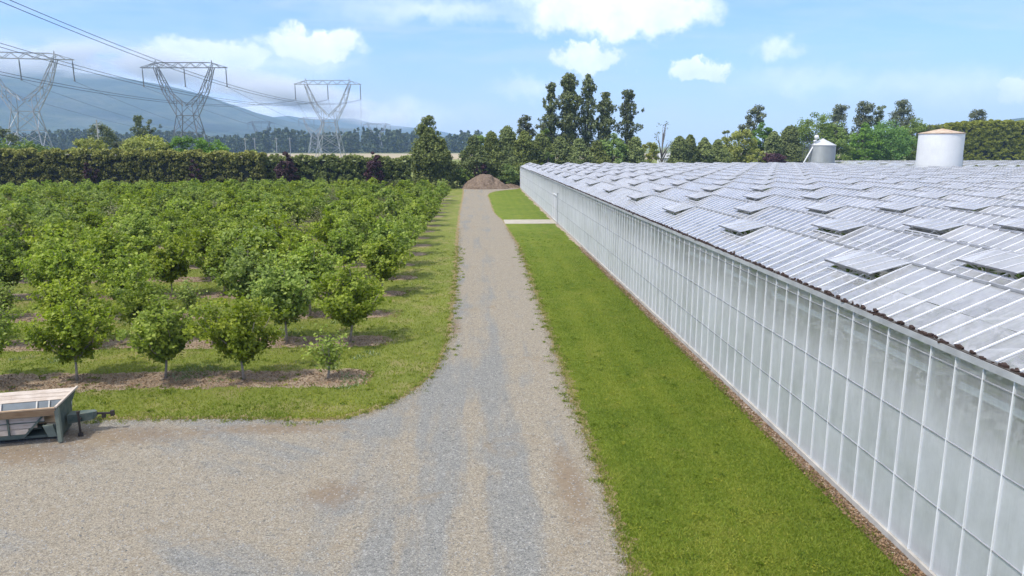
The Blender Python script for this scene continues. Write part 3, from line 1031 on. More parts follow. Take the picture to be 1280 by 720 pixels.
# sliding door where the path meets the wall
b = MB()
b.box(WALLX - 0.11, WALLX - 0.07, 79.0, 83.6, 0.16, 0.24)
b.box(WALLX - 0.11, WALLX - 0.07, 79.0, 83.6, 3.0, 3.10)
for yy in (79.0, 81.25, 83.5):
    b.box(WALLX - 0.11, WALLX - 0.07, yy, yy + 0.08, 0.24, 3.0)
b.build('sliding_door', M['white_alu'], gh)
unparent_fix(gh)

# crop inside (seen vaguely through the glass)
rs = np.random.default_rng(31)
n = 46000
row = rs.integers(0, 44, n)
cx = WALLX + 0.9 + row * 1.58 + rs.normal(scale=0.22, size=n)
cy = PY0 + rs.random(n) ** 1.25 * 110
cz = 0.3 + rs.random(n) ** 0.8 * 1.9
ok = cx < cy * 0.8 + 10
c = np.stack([cx, cy, cz], 1)[ok]
me = leaf_mesh('crop_rows', c, 0.42, rs, M['shrubgreen'], rs.random(len(c)) * 0.5)
tag(link('crop_rows', me), 'green crop rows growing inside the greenhouse', None, None, 'stuff')

# second greenhouse block behind the tank
g2 = empty('greenhouse', (82, 124, 0))
tag(g2, 'second greenhouse block of glass roofs behind the white tank', 'greenhouse')
rest = MB()
for s in range(19):
    vs = roof_span(g2, 82 + SPAN * s, 124, 124 + RP * 80, 200 + s, ka=3)
    for (x, y, z) in vs:
        i = len(rest.v)
        rest.v += [(a + x, b_ + y, c_ + droop(z, y)) for a, b_, c_ in vm.v]
        rest.f += [tuple(i + j for j in f) for f in vm.f]
        rest.m += vm.m
ro = rest.build('roof_vent', GM, g2)
tag(ro, 'open roof vents of the rear greenhouse', None, None, 'stuff')
aa = ro.data.attributes.new('rnd', 'FLOAT', 'FACE')
aa.data.foreach_set('value', [0.75] * len(ro.data.polygons))
q = [[(82, 124, 0), (82 + SPAN * 19, 124, 0), (82 + SPAN * 19, 124, GZ), (82, 124, GZ)],
     [(82, 124 + PB * 60, 0), (82, 124, 0), (82, 124, GZ), (82, 124 + PB * 60, GZ)]]
link('glass_wall', quads_mesh('glass_wall', q, M['wall_glass'], 8), g2)
b = MB()
for s in range(20):
    b.box(82 + SPAN * s - 0.08, 82 + SPAN * s + 0.08, 124, 124 + PB * 60, GZ - 0.08, GZ + 0.02)
    b.box(82 + SPAN * s - 0.05, 82 + SPAN * s + 0.05, 124.05, 124.15, 0, GZ - 0.1)
b.box(82, 82 + SPAN * 19, 123.9, 124.0, GZ - 0.1, GZ + 0.1)
droop_mb(b).build('gutter', M['gutter'], g2)
unparent_fix(g2)


# ------------------------------------------------------------------ tank and silo
def cyl(mb, cx, cy, r, z0, z1, n=48, m=0, r1=None):
    r1 = r if r1 is None else r1
    i = len(mb.v)
    for j in range(n):
        a = 2 * math.pi * j / n
        mb.v.append((cx + r * math.cos(a), cy + r * math.sin(a), z0))
    for j in range(n):
        a = 2 * math.pi * j / n
        mb.v.append((cx + r1 * math.cos(a), cy + r1 * math.sin(a), z1))
    for j in range(n):
        mb.f.append((i + j, i + (j + 1) % n, i + n + (j + 1) % n, i + n + j))
        mb.m.append(m)


tx, ty, tr = 76.6, 117.6, 3.35
white = simple('white_tank_paint', (0.72, 0.72, 0.69), 0.55, 0, 0.10, 0.5)
tk = empty('water_tank', (tx, ty, 0))
tag(tk, 'tall white cylindrical water tank with rusty conical top rising from the glass roofs', 'tank')
b = MB()
cyl(b, 0, 0, tr, 0, 10.35)
for z in (2.6, 5.2, 7.8):
    cyl(b, 0, 0, tr + 0.012, z, z + 0.05)
b.build('tank_wall', white, tk, smooth=False)
b = MB()
cyl(b, 0, 0, tr + 0.10, 10.35, 10.47)
cyl(b, 0, 0, tr + 0.10, 10.47, 11.15, r1=0.35)
cyl(b, 0, 0, 0.35, 11.15, 11.22, r1=0.05)
b.build('roof', simple('rusty_roof', (0.34, 0.21, 0.12), 0.9, 0.0, 0.5, 1.2, (0.50, 0.43, 0.34)), tk)
b = MB()
for s in (-0.3, 0.3):
    b.bar((tr + 0.55, s, 0), (tr + 0.55, s, 10.9), 0.07)
for k in range(34):
    b.bar((tr + 0.55, -0.3, 0.3 + k * 0.31), (tr + 0.55, 0.3, 0.3 + k * 0.31), 0.035)
for k in range(10):
    z = 2.2 + k * 0.9
    pts = [(tr + 0.55 + 0.4 * math.sin(a) * 1.0 + 0.0, 0.35 * math.cos(a), z) for a in np.linspace(0, math.pi, 7)]
    b.tube(pts, 0.03, 4)
for z in (2, 5, 8, 10.2):
    b.bar((tr - 0.05, 0, z), (tr + 0.55, 0, z), 0.05)
b.build('ladder', M['steel_dark'], tk)
b = MB()
b.tube([(tr - 0.35, -1.6, 0.1), (tr - 0.35, -1.6, 6.6), (tr - 0.55, -1.4, 7.0)], 0.16, 10)
b.build('pipe', M['gutter'], tk)
tk.rotation_euler = (0, 0, R(8))

sx_, sy_ = 78.6, 163.0
sl = empty('silo', (sx_, sy_, 0))
tag(sl, 'grey corrugated steel feed silo with conical lid behind the glass roofs', 'silo')
sr = 2.85
b = MB()
zz, nb = 0.0, 88
top = 8.55
i0 = len(b.v)
n = 48
for k in range(nb + 1):
    z = top * k / nb
    rr = sr + 0.03 * math.cos(k * math.pi)
    for j in range(n):
        a = 2 * math.pi * j / n
        b.v.append((rr * math.cos(a), rr * math.sin(a), z))
for k in range(nb):
    for j in range(n):
        b.f.append((i0 + k * n + j, i0 + k * n + (j + 1) % n, i0 + (k + 1) * n + (j + 1) % n, i0 + (k + 1) * n + j))
        b.m.append(0)
silo_m = simple('silo_steel', (0.34, 0.36, 0.37), 0.6, 0.2, 0.12, 0.8)
b.build('silo_wall', silo_m, sl)
b = MB()
cyl(b, 0, 0, sr + 0.12, top, top + 1.35, n=24, r1=0.35)
cyl(b, 0, 0, 0.35, top + 1.35, top + 1.5, n=24, r1=0.2)
b.poly([(0.2 * math.cos(a), 0.2 * math.sin(a), top + 1.5) for a in np.linspace(0, 2 * math.pi, 12, False)])
b.build('lid', simple('silo_lid_steel', (0.50, 0.51, 0.52), 0.6, 0.2, 0.1, 0.8), sl)
b = MB()
for (px, py_) in ((-sr - 0.35, -0.6), (-sr - 0.35, 0.6), (-sr - 1.3, -0.6), (-sr - 1.3, 0.6)):
    b.bar((px, py_, 0), (px, py_, 9.6), 0.07)
for k in range(13):
    z = 0.7 + k * 0.72
    b.bar((-sr - 0.35, -0.6, z), (-sr - 1.3, -0.6, z), 0.04)
    b.bar((-sr - 0.35, -0.6, z), (-sr - 1.3, -0.6, z + 0.72 if z < 8 else z), 0.03)
    b.bar((-sr - 1.3, -0.6, z), (-sr - 1.3, 0.6, z), 0.04)
b.box(-sr - 1.3, -sr + 0.6, -0.6, 0.6, 9.25, 9.32)
b.build('ladder_tower', M['steel_dark'], sl)
b = MB()
b.tube([(-sr - 3.6, -1.2, 1.2), (-sr + 0.9, -0.8, 9.4)], 0.16, 10)
b.build('auger', simple('auger_white', (0.66, 0.66, 0.66), 0.5), sl, smooth=True)
b = MB()
pts = []
for k in range(9):
    a = math.pi * k / 8
    pts.append((-sr + 0.9, -0.9, 10.35 - 0.5 * math.cos(a)))
b.tube(pts, [0.05 + 0.45 * math.sin(math.pi * k / 8) for k in range(9)], 12)
b.tube([(-sr + 0.9, -0.9, 9.3), (-sr + 0.9, -0.9, 9.95)], 0.12, 8)
b.tube([(-sr + 0.3, -0.9, 9.45), (-sr + 0.8, -0.9, 9.6)], 0.22, 8)
b.build('auger_head', simple('auger_head_white', (0.75, 0.75, 0.75), 0.4), sl, smooth=True)


# ------------------------------------------------------------------ heap of soil at the end of the road
def heap(name, cx, cy, rx, ry, h, mat, label, cat, seed=3, n=90):
    u = np.linspace(-1.1, 1.1, n)
    U, V = np.meshgrid(u, u)
    rr = np.sqrt(U ** 2 + V ** 2) + 0.06 * fbm(U * 3, V * 3, 5, seed)
    base = np.clip(1 - rr, 0, 1)
    Z = h * np.minimum(1.0, base * 1.35) ** 0.85 * (1 - 0.18 * np.clip(U, 0, 1))
    Z += np.where(base > 0.02, 0.10 * fbm(U * 16, V * 16, 4, seed + 1) * np.minimum(1, base * 4), 0)
    Z -= 0.35 * np.exp(-((U - 0.34) ** 2 / 0.012 + (V + 0.35) ** 2 / 0.08)) * h * 0.6 * (base > 0.02)
    Z = np.where(base <= 0.0, -0.1, Z)
    v = np.stack([cx + U * rx, cy + V * ry, Z], -1).reshape(-1, 3)
    idx = np.arange(n * n).reshape(n, n)
    f = np.stack([idx[:-1, :-1], idx[:-1, 1:], idx[1:, 1:], idx[1:, :-1]], -1).reshape(-1, 4)
    o = link(name, fast_mesh(name, v, f, [mat]))
    return tag(o, label, cat)


soil = simple('heap_soil', (0.085, 0.056, 0.038), 0.98, 0, 0.5, 2.2, (0.21, 0.155, 0.11))
heap('soil_heap', 1.9, 147.5, 4.9, 4.4, 2.75, soil, 'large heap of brown soil and compost at the end of the gravel road', 'soil heap')
heap('soil_heap', 7.0, 148.4, 2.6, 1.6, 0.75, soil, 'low dark mound of soil trailing off beside the large heap', 'soil heap', 8, 40)

# ------------------------------------------------------------------ trailer
tlr = empty('farm_trailer', (-12.05, 20.1, 0), R(12))
tag(tlr, 'old green farm trailer with flared pale wooden sideboards parked on the gravel yard', 'trailer')
# local frame: -x is the length to the left, +y the width away from the camera
teal = simple('teal_steel', (0.040, 0.070, 0.062), 0.7, 0.1, 0.4, 6, (0.115, 0.130, 0.105))
palesteel = simple('worn_green_steel', (0.20, 0.23, 0.18), 0.7, 0.1, 0.4, 4)
bluegrey = simple('blue_grey_panel', (0.17, 0.20, 0.22), 0.6, 0.1, 0.25, 3)
rust = simple('dark_rusty_steel', (0.045, 0.035, 0.028), 0.8, 0.2, 0.4, 9)


def wood_mat(name, a, b_):
    m, t, o = new_mat(name)
    co = t.obj()
    gr = t.noise(t.scale(co, (1.2, 14, 14)), 2.4, 6, 0.7, 0.3)
    kn = t.noise(co, 4, 4, 0.6)
    col = t.ramp(t.math('ADD', t.math('MULTIPLY', gr, 0.7), t.math('MULTIPLY', kn, 0.3)), [(0.32, a), (0.62, b_)])
    col = t.mix(t.map(t.noise(co, 9, 2), 0.72, 0.78, 0, 0.7), col, (0.12, 0.07, 0.04))
    t.l.new(principled(t, col, 0.8, 0, t.bump(gr, 0.3, 0.01), 0.2), o.inputs[0])
    return m


pale = wood_mat('pale_weathered_wood', (0.33, 0.26, 0.20), (0.55, 0.48, 0.41))
tan_ = wood_mat('tan_wood', (0.27, 0.17, 0.10), (0.46, 0.34, 0.22))
brown = wood_mat('brown_wood', (0.15, 0.095, 0.06), (0.30, 0.21, 0.14))
LN = 4.6


def slab(mb, x0, x1, p, q, th, m=0):
    """board from cross-section point p=(y,z) to q, thickness th"""
    d = Vector((0, q[0] - p[0], q[1] - p[1])).normalized()
    nn_ = Vector((0, -d.z, d.y)) * th / 2
    P = [Vector((0, p[0], p[1])), Vector((0, q[0], q[1]))]
    a = [P[0] - nn_, P[0] + nn_, P[1] + nn_, P[1] - nn_]
    mb.hexa([(x0, v.y, v.z) for v in a] + [(x1, v.y, v.z) for v in a], m)


b = MB()
for k, (u0, u1) in enumerate([(0.0, 0.31), (0.33, 0.64), (0.66, 1.0)]):
    p0, p1 = (1.50, 0.83), (1.80, 1.08)
    slab(b, -LN, -0.03, (p0[0] + (p1[0] - p0[0]) * u0, p0[1] + (p1[1] - p0[1]) * u0), (p0[0] + (p1[0] - p0[0]) * u1, p0[1] + (p1[1] - p0[1]) * u1), 0.035)
b.build('sideboard', pale, tlr)['label'] = 'pale flared wooden far sideboard'
b = MB()
slab(b, -LN, -0.03, (1.38, 0.62), (1.49, 0.82), 0.03)
b.build('side_panel', bluegrey, tlr)
b = MB()
for x in (-0.10, -0.62, -0.95, -1.9, -2.5, -3.2, -4.0):
    slab(b, x - 0.035, x, (1.34, 0.62), (1.46, 0.84), 0.035)
b.build('stakes', simple('white_stakes', (0.62, 0.60, 0.55), 0.7), tlr)
b = MB()
slab(b, -LN, -0.05, (0.60, 0.44), (1.37, 0.60), 0.03)
b.build('load_floor', tan_, tlr)
b = MB()
slab(b, -LN, 0.0, (0.10, 0.84), (-0.08, 1.08), 0.045)
b.box(-LN, 0.0, -0.115, -0.045, 1.085, 1.12)
b.build('sideboard', tan_, tlr)['label'] = 'brown wooden near sideboard with pale top edge'
b = MB()
for (z0, z1, inset) in ((0.62, 0.78, -0.42), (0.44, 0.60, -0.62), (0.27, 0.42, -0.85)):
    b.box(-LN, inset, 0.26, 0.30, z0, z1)
b.build('lower_side', pale, tlr)
b = MB()
b.box(-LN, -0.40, 0.235, 0.255, 0.60, 0.625)
b.box(-LN, -0.2, 0.18, 0.30, 0.785, 0.83)
b.box(-LN, -0.95, 0.22, 0.32, 0.16, 0.26)
for x in (-1.30, -2.4, -3.5):
    b.box(x - 0.05, x, 0.215, 0.25, 0.26, 0.785)
b.bar((-0.42, 0.24, 0.80), (-0.98, 0.24, 0.18), 0.05, 0.06, 0, (0, 1, 0))
b.box(-LN, -0.6, 0.5, 1.2, 0.30, 0.38)
b.hexa([(-0.40, 0.27, 0.79), (-0.40, 1.22, 0.79), (-0.97, 1.22, 0.18), (-0.97, 0.27, 0.18), (-0.37, 0.27, 0.79), (-0.37, 1.22, 0.79), (-0.94, 1.22, 0.18), (-0.94, 0.27, 0.18)])
b.box(-LN, -0.03, 0.34, 1.2, 0.10, 0.17)
b.build('chassis', teal, tlr)
# end panel, bent rim and corner post
b = MB()
prof = [(0.06, 0.10), (1.25, 0.20), (1.30, 0.80), (1.52, 0.86), (1.82, 1.07), (-0.09, 1.10), (0.08, 0.82)]
b.poly([(0.0, y, z) for y, z in prof])
b.poly([(-0.02, y, z) for y, z in prof][::-1])
for i in range(len(prof)):
    j = (i + 1) % len(prof)
    b.poly([(0, prof[i][0], prof[i][1]), (-0.02, prof[i][0], prof[i][1]), (-0.02, prof[j][0], prof[j][1]), (0, prof[j][0], prof[j][1])])
b.build('end_panel', teal, tlr)
b = MB()
b.bar((0.03, -0.10, 1.12), (0.03, 1.84, 1.10), 0.06, 0.05)
b.build('top_rail', pale, tlr)
b = MB()
b.box(-0.03, 0.07, -0.05, 0.09, 0.04, 1.06)
b.build('corner_post', palesteel, tlr)
b = MB()
b.hexa([(0.072, 0.55, 0.36), (0.072, 0.95, 0.36), (0.072, 0.95, 0.62), (0.072, 0.55, 0.62), (0.74, 0.62, 0.42), (0.74, 0.88, 0.42), (0.74, 0.88, 0.64), (0.74, 0.62, 0.64)])
b.hexa([(0.74, 0.62, 0.42), (0.74, 0.88, 0.42), (0.74, 0.88, 0.64), (0.74, 0.62, 0.64), (0.82, 0.74, 0.48), (0.82, 0.78, 0.48), (0.82, 0.78, 0.62), (0.82, 0.74, 0.62)])
b.build('drawbar', teal, tlr)
b = MB()
b.bar((0.80, 0.76, 0.55), (1.22, 0.76, 0.52), 0.055)
b.box(1.18, 1.28, 0.71, 0.81, 0.44, 0.60)
b.box(0.94, 1.04, 0.72, 0.80, 0.40, 0.50)
b.build('hitch', rust, tlr)
b = MB()
b.tube([(0.42, 0.42, 0.0), (0.42, 0.42, 0.10)], 0.07, 10)
b.tube([(0.42, 0.42, 0.05), (0.42, 0.42, 0.72)], 0.032, 8)
b.tube([(0.42, 0.42, 0.70), (0.42, 0.42, 0.78)], 0.05, 8)
b.bar((0.42, 0.40, 0.5), (0.42, 0.62, 0.5), 0.05)
b.build('jack', rust, tlr, smooth=False)


def wheel(x, y, r, par):
    o = empty('wheel', (x, y, r))
    o.parent = par
    t_ = MB()
    ring = [(r * 0.62, -0.09), (r * 0.9, -0.11), (r, -0.07), (r, 0.07), (r * 0.9, 0.11), (r * 0.62, 0.09)]
    n = 28
    for j in range(n):
        a0, a1 = 2 * math.pi * j / n, 2 * math.pi * (j + 1) / n
        for (ra, ya_), (rb, yb_) in zip(ring, ring[1:] + ring[:1]):
            t_.poly([(ra * math.cos(a0), ya_, ra * math.sin(a0)), (rb * math.cos(a0), yb_, rb * math.sin(a0)), (rb * math.cos(a1), yb_, rb * math.sin(a1)), (ra * math.cos(a1), ya_, ra * math.sin(a1))])
    t_.build('tyre', M['blackrubber'], o)
    t_ = MB()
    for j in range(n):
        a0, a1 = 2 * math.pi * j / n, 2 * math.pi * (j + 1) / n
        for (ra, ya_), (rb, yb_) in zip([(0, -0.05), (r * 0.25, -0.06), (r * 0.5, -0.02)], [(r * 0.25, -0.06), (r * 0.5, -0.02), (r * 0.62, -0.08)]):
            t_.poly([(ra * math.cos(a0), ya_, ra * math.sin(a0)), (rb * math.cos(a0), yb_, rb * math.sin(a0)), (rb * math.cos(a1), yb_, rb * math.sin(a1)), (ra * math.cos(a1), ya_, ra * math.sin(a1))])
    t_.build('rim', simple('rim_grey', (0.42, 0.42, 0.38), 0.6), o)


b = MB()
b.hexa([(-0.34, 0.20, 0.14), (-0.12, 0.20, 0.14), (-0.12, 0.26, 0.14), (-0.34, 0.26, 0.14), (-0.46, 0.20, 0.50), (-0.20, 0.20, 0.50), (-0.20, 0.26, 0.50), (-0.46, 0.26, 0.50)])
b.build('bracket', palesteel, tlr)
wheel(-3.6, 0.42, 0.26, tlr)
wheel(-3.6, 1.15, 0.26, tlr)
#==PLANTS==


# ------------------------------------------------------------------ trees
def limb_path(a, b, sag, rs, n=5):
    a, b = Vector(a), Vector(b)
    out = []
    for k in range(n + 1):
        t = k / n
        p = a.lerp(b, t)
        p.z += sag * math.sin(math.pi * t)
        if 0 < k < n:
            p += Vector((rs.normal(), rs.normal(), 0)) * 0.04 * (b - a).length * 0.5
        out.append(p)
    return out


def make_hazel(seed, n_leaf, leaf, height=3.1, rad=1.45, base=0.72, mat='hazel'):
    """vase-shaped orchard tree: returns trunk mesh, crown mesh"""
    rs = np.random.default_rng(seed)
    tr = MB()
    lean = rs.normal(scale=0.05, size=2)
    fork = Vector((lean[0], lean[1], base + 0.12))
    tr.tube([(0, 0, -0.05), (lean[0] * 0.5, lean[1] * 0.5, base * 0.5), fork], [0.062, 0.045, 0.04], 7)
    pts, wgt = [], []
    nl = 11
    for i in range(nl):
        a = 2 * math.pi * (i + rs.random() * 0.7) / nl
        out = rad * (0.55 + 0.55 * rs.random()) if i % 3 else rad * 0.3 * rs.random()
        top = height * (0.96 - 0.20 * (out / rad) ** 2.2) * (0.82 + 0.24 * rs.random())
        tip = Vector((math.cos(a) * out, math.sin(a) * out, top))
        path = limb_path(fork, tip, -0.12 * rad if out > rad * .5 else 0.0, rs, 6)
        tr.tube(path, [0.03 * (1 - 0.8 * k / 6) + 0.004 for k in range(7)], 5, cap=False)
        for k in range(22):
            t = 0.16 + 0.84 * rs.random() ** 0.75
            p = path[0].lerp(path[-1], t)
            f = t * 6
            i0 = min(int(f), 5)
            p = path[i0].lerp(path[i0 + 1], f - i0)
            s = 0.12 + 0.42 * t
            q = p + Vector(rs.normal(size=3)) * s * 0.55
            # keep the vase outline
            lim = 0.14 + rad * 1.12 * min(1.0, ((q.z - base) / (height * 0.45)) ** 1.1 if q.z > base else 0)
            rr = math.hypot(q.x, q.y)
            if rr > lim * 1.02:
                q.x *= lim / rr
                q.y *= lim / rr
            if q.z < base + 0.05:
                q.z = base + 0.05 + rs.random() * 0.2
            pts.append(q)
    C_ = np.array([tuple(p) for p in pts])
    cr = rs.random(len(C_))
    # keep some clumps only: uneven outline
    idx = rs.integers(0, len(C_), n_leaf)
    c = C_[idx] + rs.normal(scale=1.0, size=(n_leaf, 3)) * np.array([0.115, 0.115, 0.09])
    out = c.copy()
    out[:, 2] = (c[:, 2] - height * 0.5) * 0.6
    out /= np.linalg.norm(out, axis=1)[:, None] + 1e-6
    me = leaf_mesh('crown', c, leaf, rs, M[mat], 0.25 + cr[idx] * 0.5, outward=out * 0.55, nbias=(-0.45, -0.3, 1.15), aspect=0.85)
    return tr.mesh('trunk', M['bark'], True), me


TH = [make_hazel(100 + i, 5800, 0.135, 2.85, 1.42) for i in range(9)]
TM = [make_hazel(200 + i, 4200, 0.17, 2.95, 1.42) for i in range(8)]
TL = [make_hazel(300 + i, 2400, 0.24, 3.0, 1.42) for i in range(5)]
TS = [make_hazel(400 + i, 750, 0.13, 1.75, 0.55, 0.45) for i in range(2)]
TB = [make_hazel(500 + i, 1000, 0.16, 2.6, 1.3, 0.5, 'hazel_sparse') for i in range(2)]
ORD = ['first', 'second', 'third', 'fourth', 'fifth', 'sixth', 'seventh', 'eighth', 'ninth', 'tenth', 'eleventh', 'twelfth', 'thirteenth', 'fourteenth',
       'fifteenth', 'sixteenth', 'seventeenth', 'eighteenth', 'nineteenth', 'twentieth', 'twenty-first', 'twenty-second', 'twenty-third', 'twenty-fourth',
       'twenty-fifth', 'twenty-sixth', 'twenty-seventh', 'twenty-eighth', 'twenty-ninth', 'thirtieth', 'thirty-first', 'thirty-second', 'thirty-third', 'thirty-fourth', 'thirty-fifth']
rs = np.random.default_rng(77)
spots = []
for r_ in range(NROW):
    y = ROW0 + ROWD * r_
    c_ = 0
    while True:
        x = COL0 + COLD * c_
        if x < -0.735 * y - 1.2:
            break
        jx, jy, sc, rot, kd = rs.normal() * 0.14, rs.normal() * 0.14, 0.86 + rs.random() * 0.27, rs.random() * 6.28, rs.random()
        sc *= (1.0 + 0.10 * min(1.0, r_ / 2)) if r_ < 7 else max(0.90, 1.08 - 0.022 * (r_ - 6))
        kind = 'full'
        if r_ > 0 and kd < 0.06:
            kind = 'small'
        elif r_ > 2 and kd < 0.11:
            kind = 'bare'
        if (r_, c_) == (0, 0):
            kind, sc = 'small', 0.95
        if r_ == 0 and c_ > 0:
            kind, sc = 'full', [0, 1.02, 0.97, 0.98, 0.96, 1.0][min(c_, 5)]
        if (r_, c_) in ((1, 0),):
            kind, sc = 'full', 1.12
        if (r_, c_) in ((1, 2), (2, 6), (2, 3), (1, 5), (3, 1), (3, 8), (4, 5)):
            kind = 'small'
        spots.append((r_, c_, x + jx, y + jy, sc, rot, kind))
        c_ += 1
spots.sort(key=lambda s: math.hypot(s[2], s[3]))
for i, (r_, c_, x, y, sc, rot, kind) in enumerate(spots[:300]):
    if kind == 'small':
        tm, cm = TS[i % 2]
        nm, look = 'young_hazel_tree', 'small young'
    elif kind == 'bare':
        tm, cm = TB[i % 2]
        nm, look = 'hazel_tree', 'sparse brownish'
    else:
        lib = TH if r_ < 3 else (TM if r_ < 8 else TL)
        tm, cm = lib[(i * 5 + r_) % len(lib)]
        nm, look = 'hazel_tree', 'leafy green'
    e = empty(nm, (x, y, 0), rot)
    e.scale = (sc, sc, sc)
    rowtxt = 'front row by the yard' if r_ == 0 else ORD[r_] + ' row from the yard'
    coltxt = 'nearest the road' if c_ == 0 else ORD[c_] + ' from the road'
    tag(e, f'{look} orchard tree, {coltxt} in the {rowtxt}', 'tree', 'hazel trees of the orchard')
    link('trunk', tm, e)
    link('crown', cm, e)
if len(spots) > 300:
    vs, fs, at_, nv = [], [], [], 0
    for i, (r_, c_, x, y, sc, rot, kind) in enumerate(spots[300:]):
        me = TL[i % len(TL)][1]
        v = np.empty(len(me.vertices) * 3, np.float32)
        me.vertices.foreach_get('co', v)
        v = v.reshape(-1, 3) * sc
        cs, sn = math.cos(rot), math.sin(rot)
        v = np.stack([v[:, 0] * cs - v[:, 1] * sn + x, v[:, 0] * sn + v[:, 1] * cs + y, v[:, 2]], 1)
        a_ = np.empty(len(me.polygons), np.float32)
        me.attributes['rnd'].data.foreach_get('value', a_)
        vs.append(v)
        fs.append(np.arange(len(v)).reshape(-1, 4) + nv)
        nv += len(v)
        at_.append(a_)
    o = link('orchard_trees', fast_mesh('orchard_trees', np.concatenate(vs), np.concatenate(fs), [M['hazel']], attr=np.concatenate(at_)))
    tag(o, 'mass of leafy orchard trees in the farthest rows before the hedge', None, None, 'stuff')


def crown_cloud(rs, centers, radii, per, leaf, mat, squash=0.8, up=0.4, name='crown', out_c=None, tone=None):
    """leaf mesh made of clumps"""
    centers = np.asarray(centers)
    radii = np.asarray(radii)
    n = len(centers)
    idx = np.repeat(np.arange(n), per)
    d = rs.normal(size=(len(idx), 3))
    d /= np.linalg.norm(d, axis=1)[:, None]
    d *= (rs.random(len(idx)) ** 0.45)[:, None]
    c = centers[idx] + d * radii[idx][:, None] * np.array([1, 1, squash])
    cr = rs.random(n)
    if tone is not None:
        cr = tone
    return leaf_mesh(name, c, leaf, rs, mat, 0.22 + cr[idx] * 0.5, outward=d * 0.9, nbias=(-0.5, -0.35, up + 0.6), aspect=0.8)


def tree(name, label, cat, X, Y, h, wd, form, mat, seed, leaf=0.42, dens=1.0, lean=0.0, group=None, base=None, bark='bark_dark', z0=0.0):
    rs = np.random.default_rng(seed)
    e = empty(name, (X, Y, z0))
    cs, rd = [], []
    R_ = wd / 2 * {'cone': 1.6, 'round': 1.2}.get(form, 1.0)
    if form == 'cone':            # dense cypress or cedar, clothed to the ground
        n = int(230 * dens * (h / 11))
        for k in range(n):
            t = rs.random() ** 1.15
            rmax = R_ * (1 - t ** 1.6) ** 0.75 * (0.86 + 0.25 * math.sin(seed + t * 9))
            a = rs.random() * 6.28
            q = (0.55 + 0.45 * rs.random())
            cs.append((math.cos(a) * rmax * q, math.sin(a) * rmax * q, h * (0.02 + 0.93 * t)))
            rd.append(0.62 * (1 - 0.5 * t) * (R_ / 2.6) + 0.2)
    elif form == 'column':        # tall narrow tree with ascending limbs and gaps
        b0 = 0.28 if base is None else base
        n = int(230 * dens * (h / 22))
        for k in range(n):
            t = rs.random()
            rmax = R_ * (0.25 + 0.95 * math.sin(math.pi * min(1, (t * 0.78 + 0.18))) ** 0.8) * (0.8 + 0.35 * math.sin(t * 23 + seed * 1.7)) * (1.3 if rs.random() < 0.15 else 1.0)
            a = rs.random() * 6.28
            q = rs.random() ** 0.6
            cs.append((math.cos(a) * rmax * q + lean * t * h, math.sin(a) * rmax * q, h * (b0 + (0.97 - b0) * t)))
            rd.append(0.25 + 0.33 * rs.random() * (1 - 0.5 * t))
    elif form == 'round':
        b0 = 0.18 if base is None else base
        n = int(75 * dens * (wd / 9) ** 1.5) + 14
        for k in range(n):
            d = rs.normal(size=3)
            d /= np.linalg.norm(d)
            q = 0.72 + 0.28 * rs.random()
            bump = 1 + 0.14 * math.sin(d[0] * 7 + seed) + 0.12 * math.sin(d[2] * 6 + d[1] * 5 + seed)
            cs.append((d[0] * R_ * q * bump * 0.86, d[1] * R_ * q * bump * 0.86, h * (b0 + (1 - b0) * (0.5 + 0.46 * d[2] * q * bump))))
            rd.append((0.15 + 0.08 * rs.random()) * wd * 0.75)
    elif form == 'open':          # irregular crown on visible limbs
        b0 = 0.42 if base is None else base
        n = int(34 * dens)
        for k in range(n):
            t = rs.random()
            a = rs.random() * 6.28
            q = R_ * (1.05 - 0.6 * t) * (0.3 + 0.7 * rs.random())
            cs.append((math.cos(a) * q + lean * h * t, math.sin(a) * q * 0.8, h * (b0 + (0.97 - b0) * t)))
            rd.append((0.07 + 0.05 * rs.random()) * wd + 0.35)
    elif form == 'bare':
        for k in range(int(16 * dens)):
            t = rs.random()
            a = rs.random() * 6.28
            q = R_ * (0.2 + 0.8 * math.sin(math.pi * t))
            cs.append((math.cos(a) * q, math.sin(a) * q, h * (0.35 + 0.62 * t)))
            rd.append(0.9)
    cs = np.array(cs)
    per = {'cone': 46, 'column': 20, 'round': 34, 'open': 64, 'bare': 9}[form]
    if form == 'round':
        per = int(70 * (leaf / 0.42) ** -1.5)
    me = crown_cloud(rs, cs, rd, per, leaf, mat, 0.75 if form != 'column' else 1.5, 0.5)
    t_ = MB()
    tr0 = 0.018 * h + 0.05
    top = h * 0.9
    t_.tube([(0, 0, -0.2), (lean * h * .15, 0, h * .3), (lean * h * .5, 0, h * .6), (lean * h * .9, 0, top)], [tr0, tr0 * .75, tr0 * .4, 0.04], 7)
    if form != 'cone':
        nl = 22 if form in ('bare',) else 14
        for k in range(nl):
            p = Vector(tuple(cs[rs.integers(0, len(cs))]))
            zb = p.z * (0.45 + 0.25 * rs.random())
            a = Vector((lean * zb, 0, zb))
            t_.tube(limb_path(a, p, 0.02 * h, rs, 4), [tr0 * .38, tr0 * .3, tr0 * .2, tr0 * .12, 0.03], 5, cap=False)
    t_.build('trunk', M[bark], e, True)
    link('crown', me, e)
    return tag(e, label, cat, group)


def tree_px(name, label, px, ytop, Y, wpx, form, mat, seed, **kw):
    X, top = at(px, ytop, Y)
    return tree(name, label, 'tree', X, Y, top, wpx * Y / CF, form, M[mat], seed, **kw)


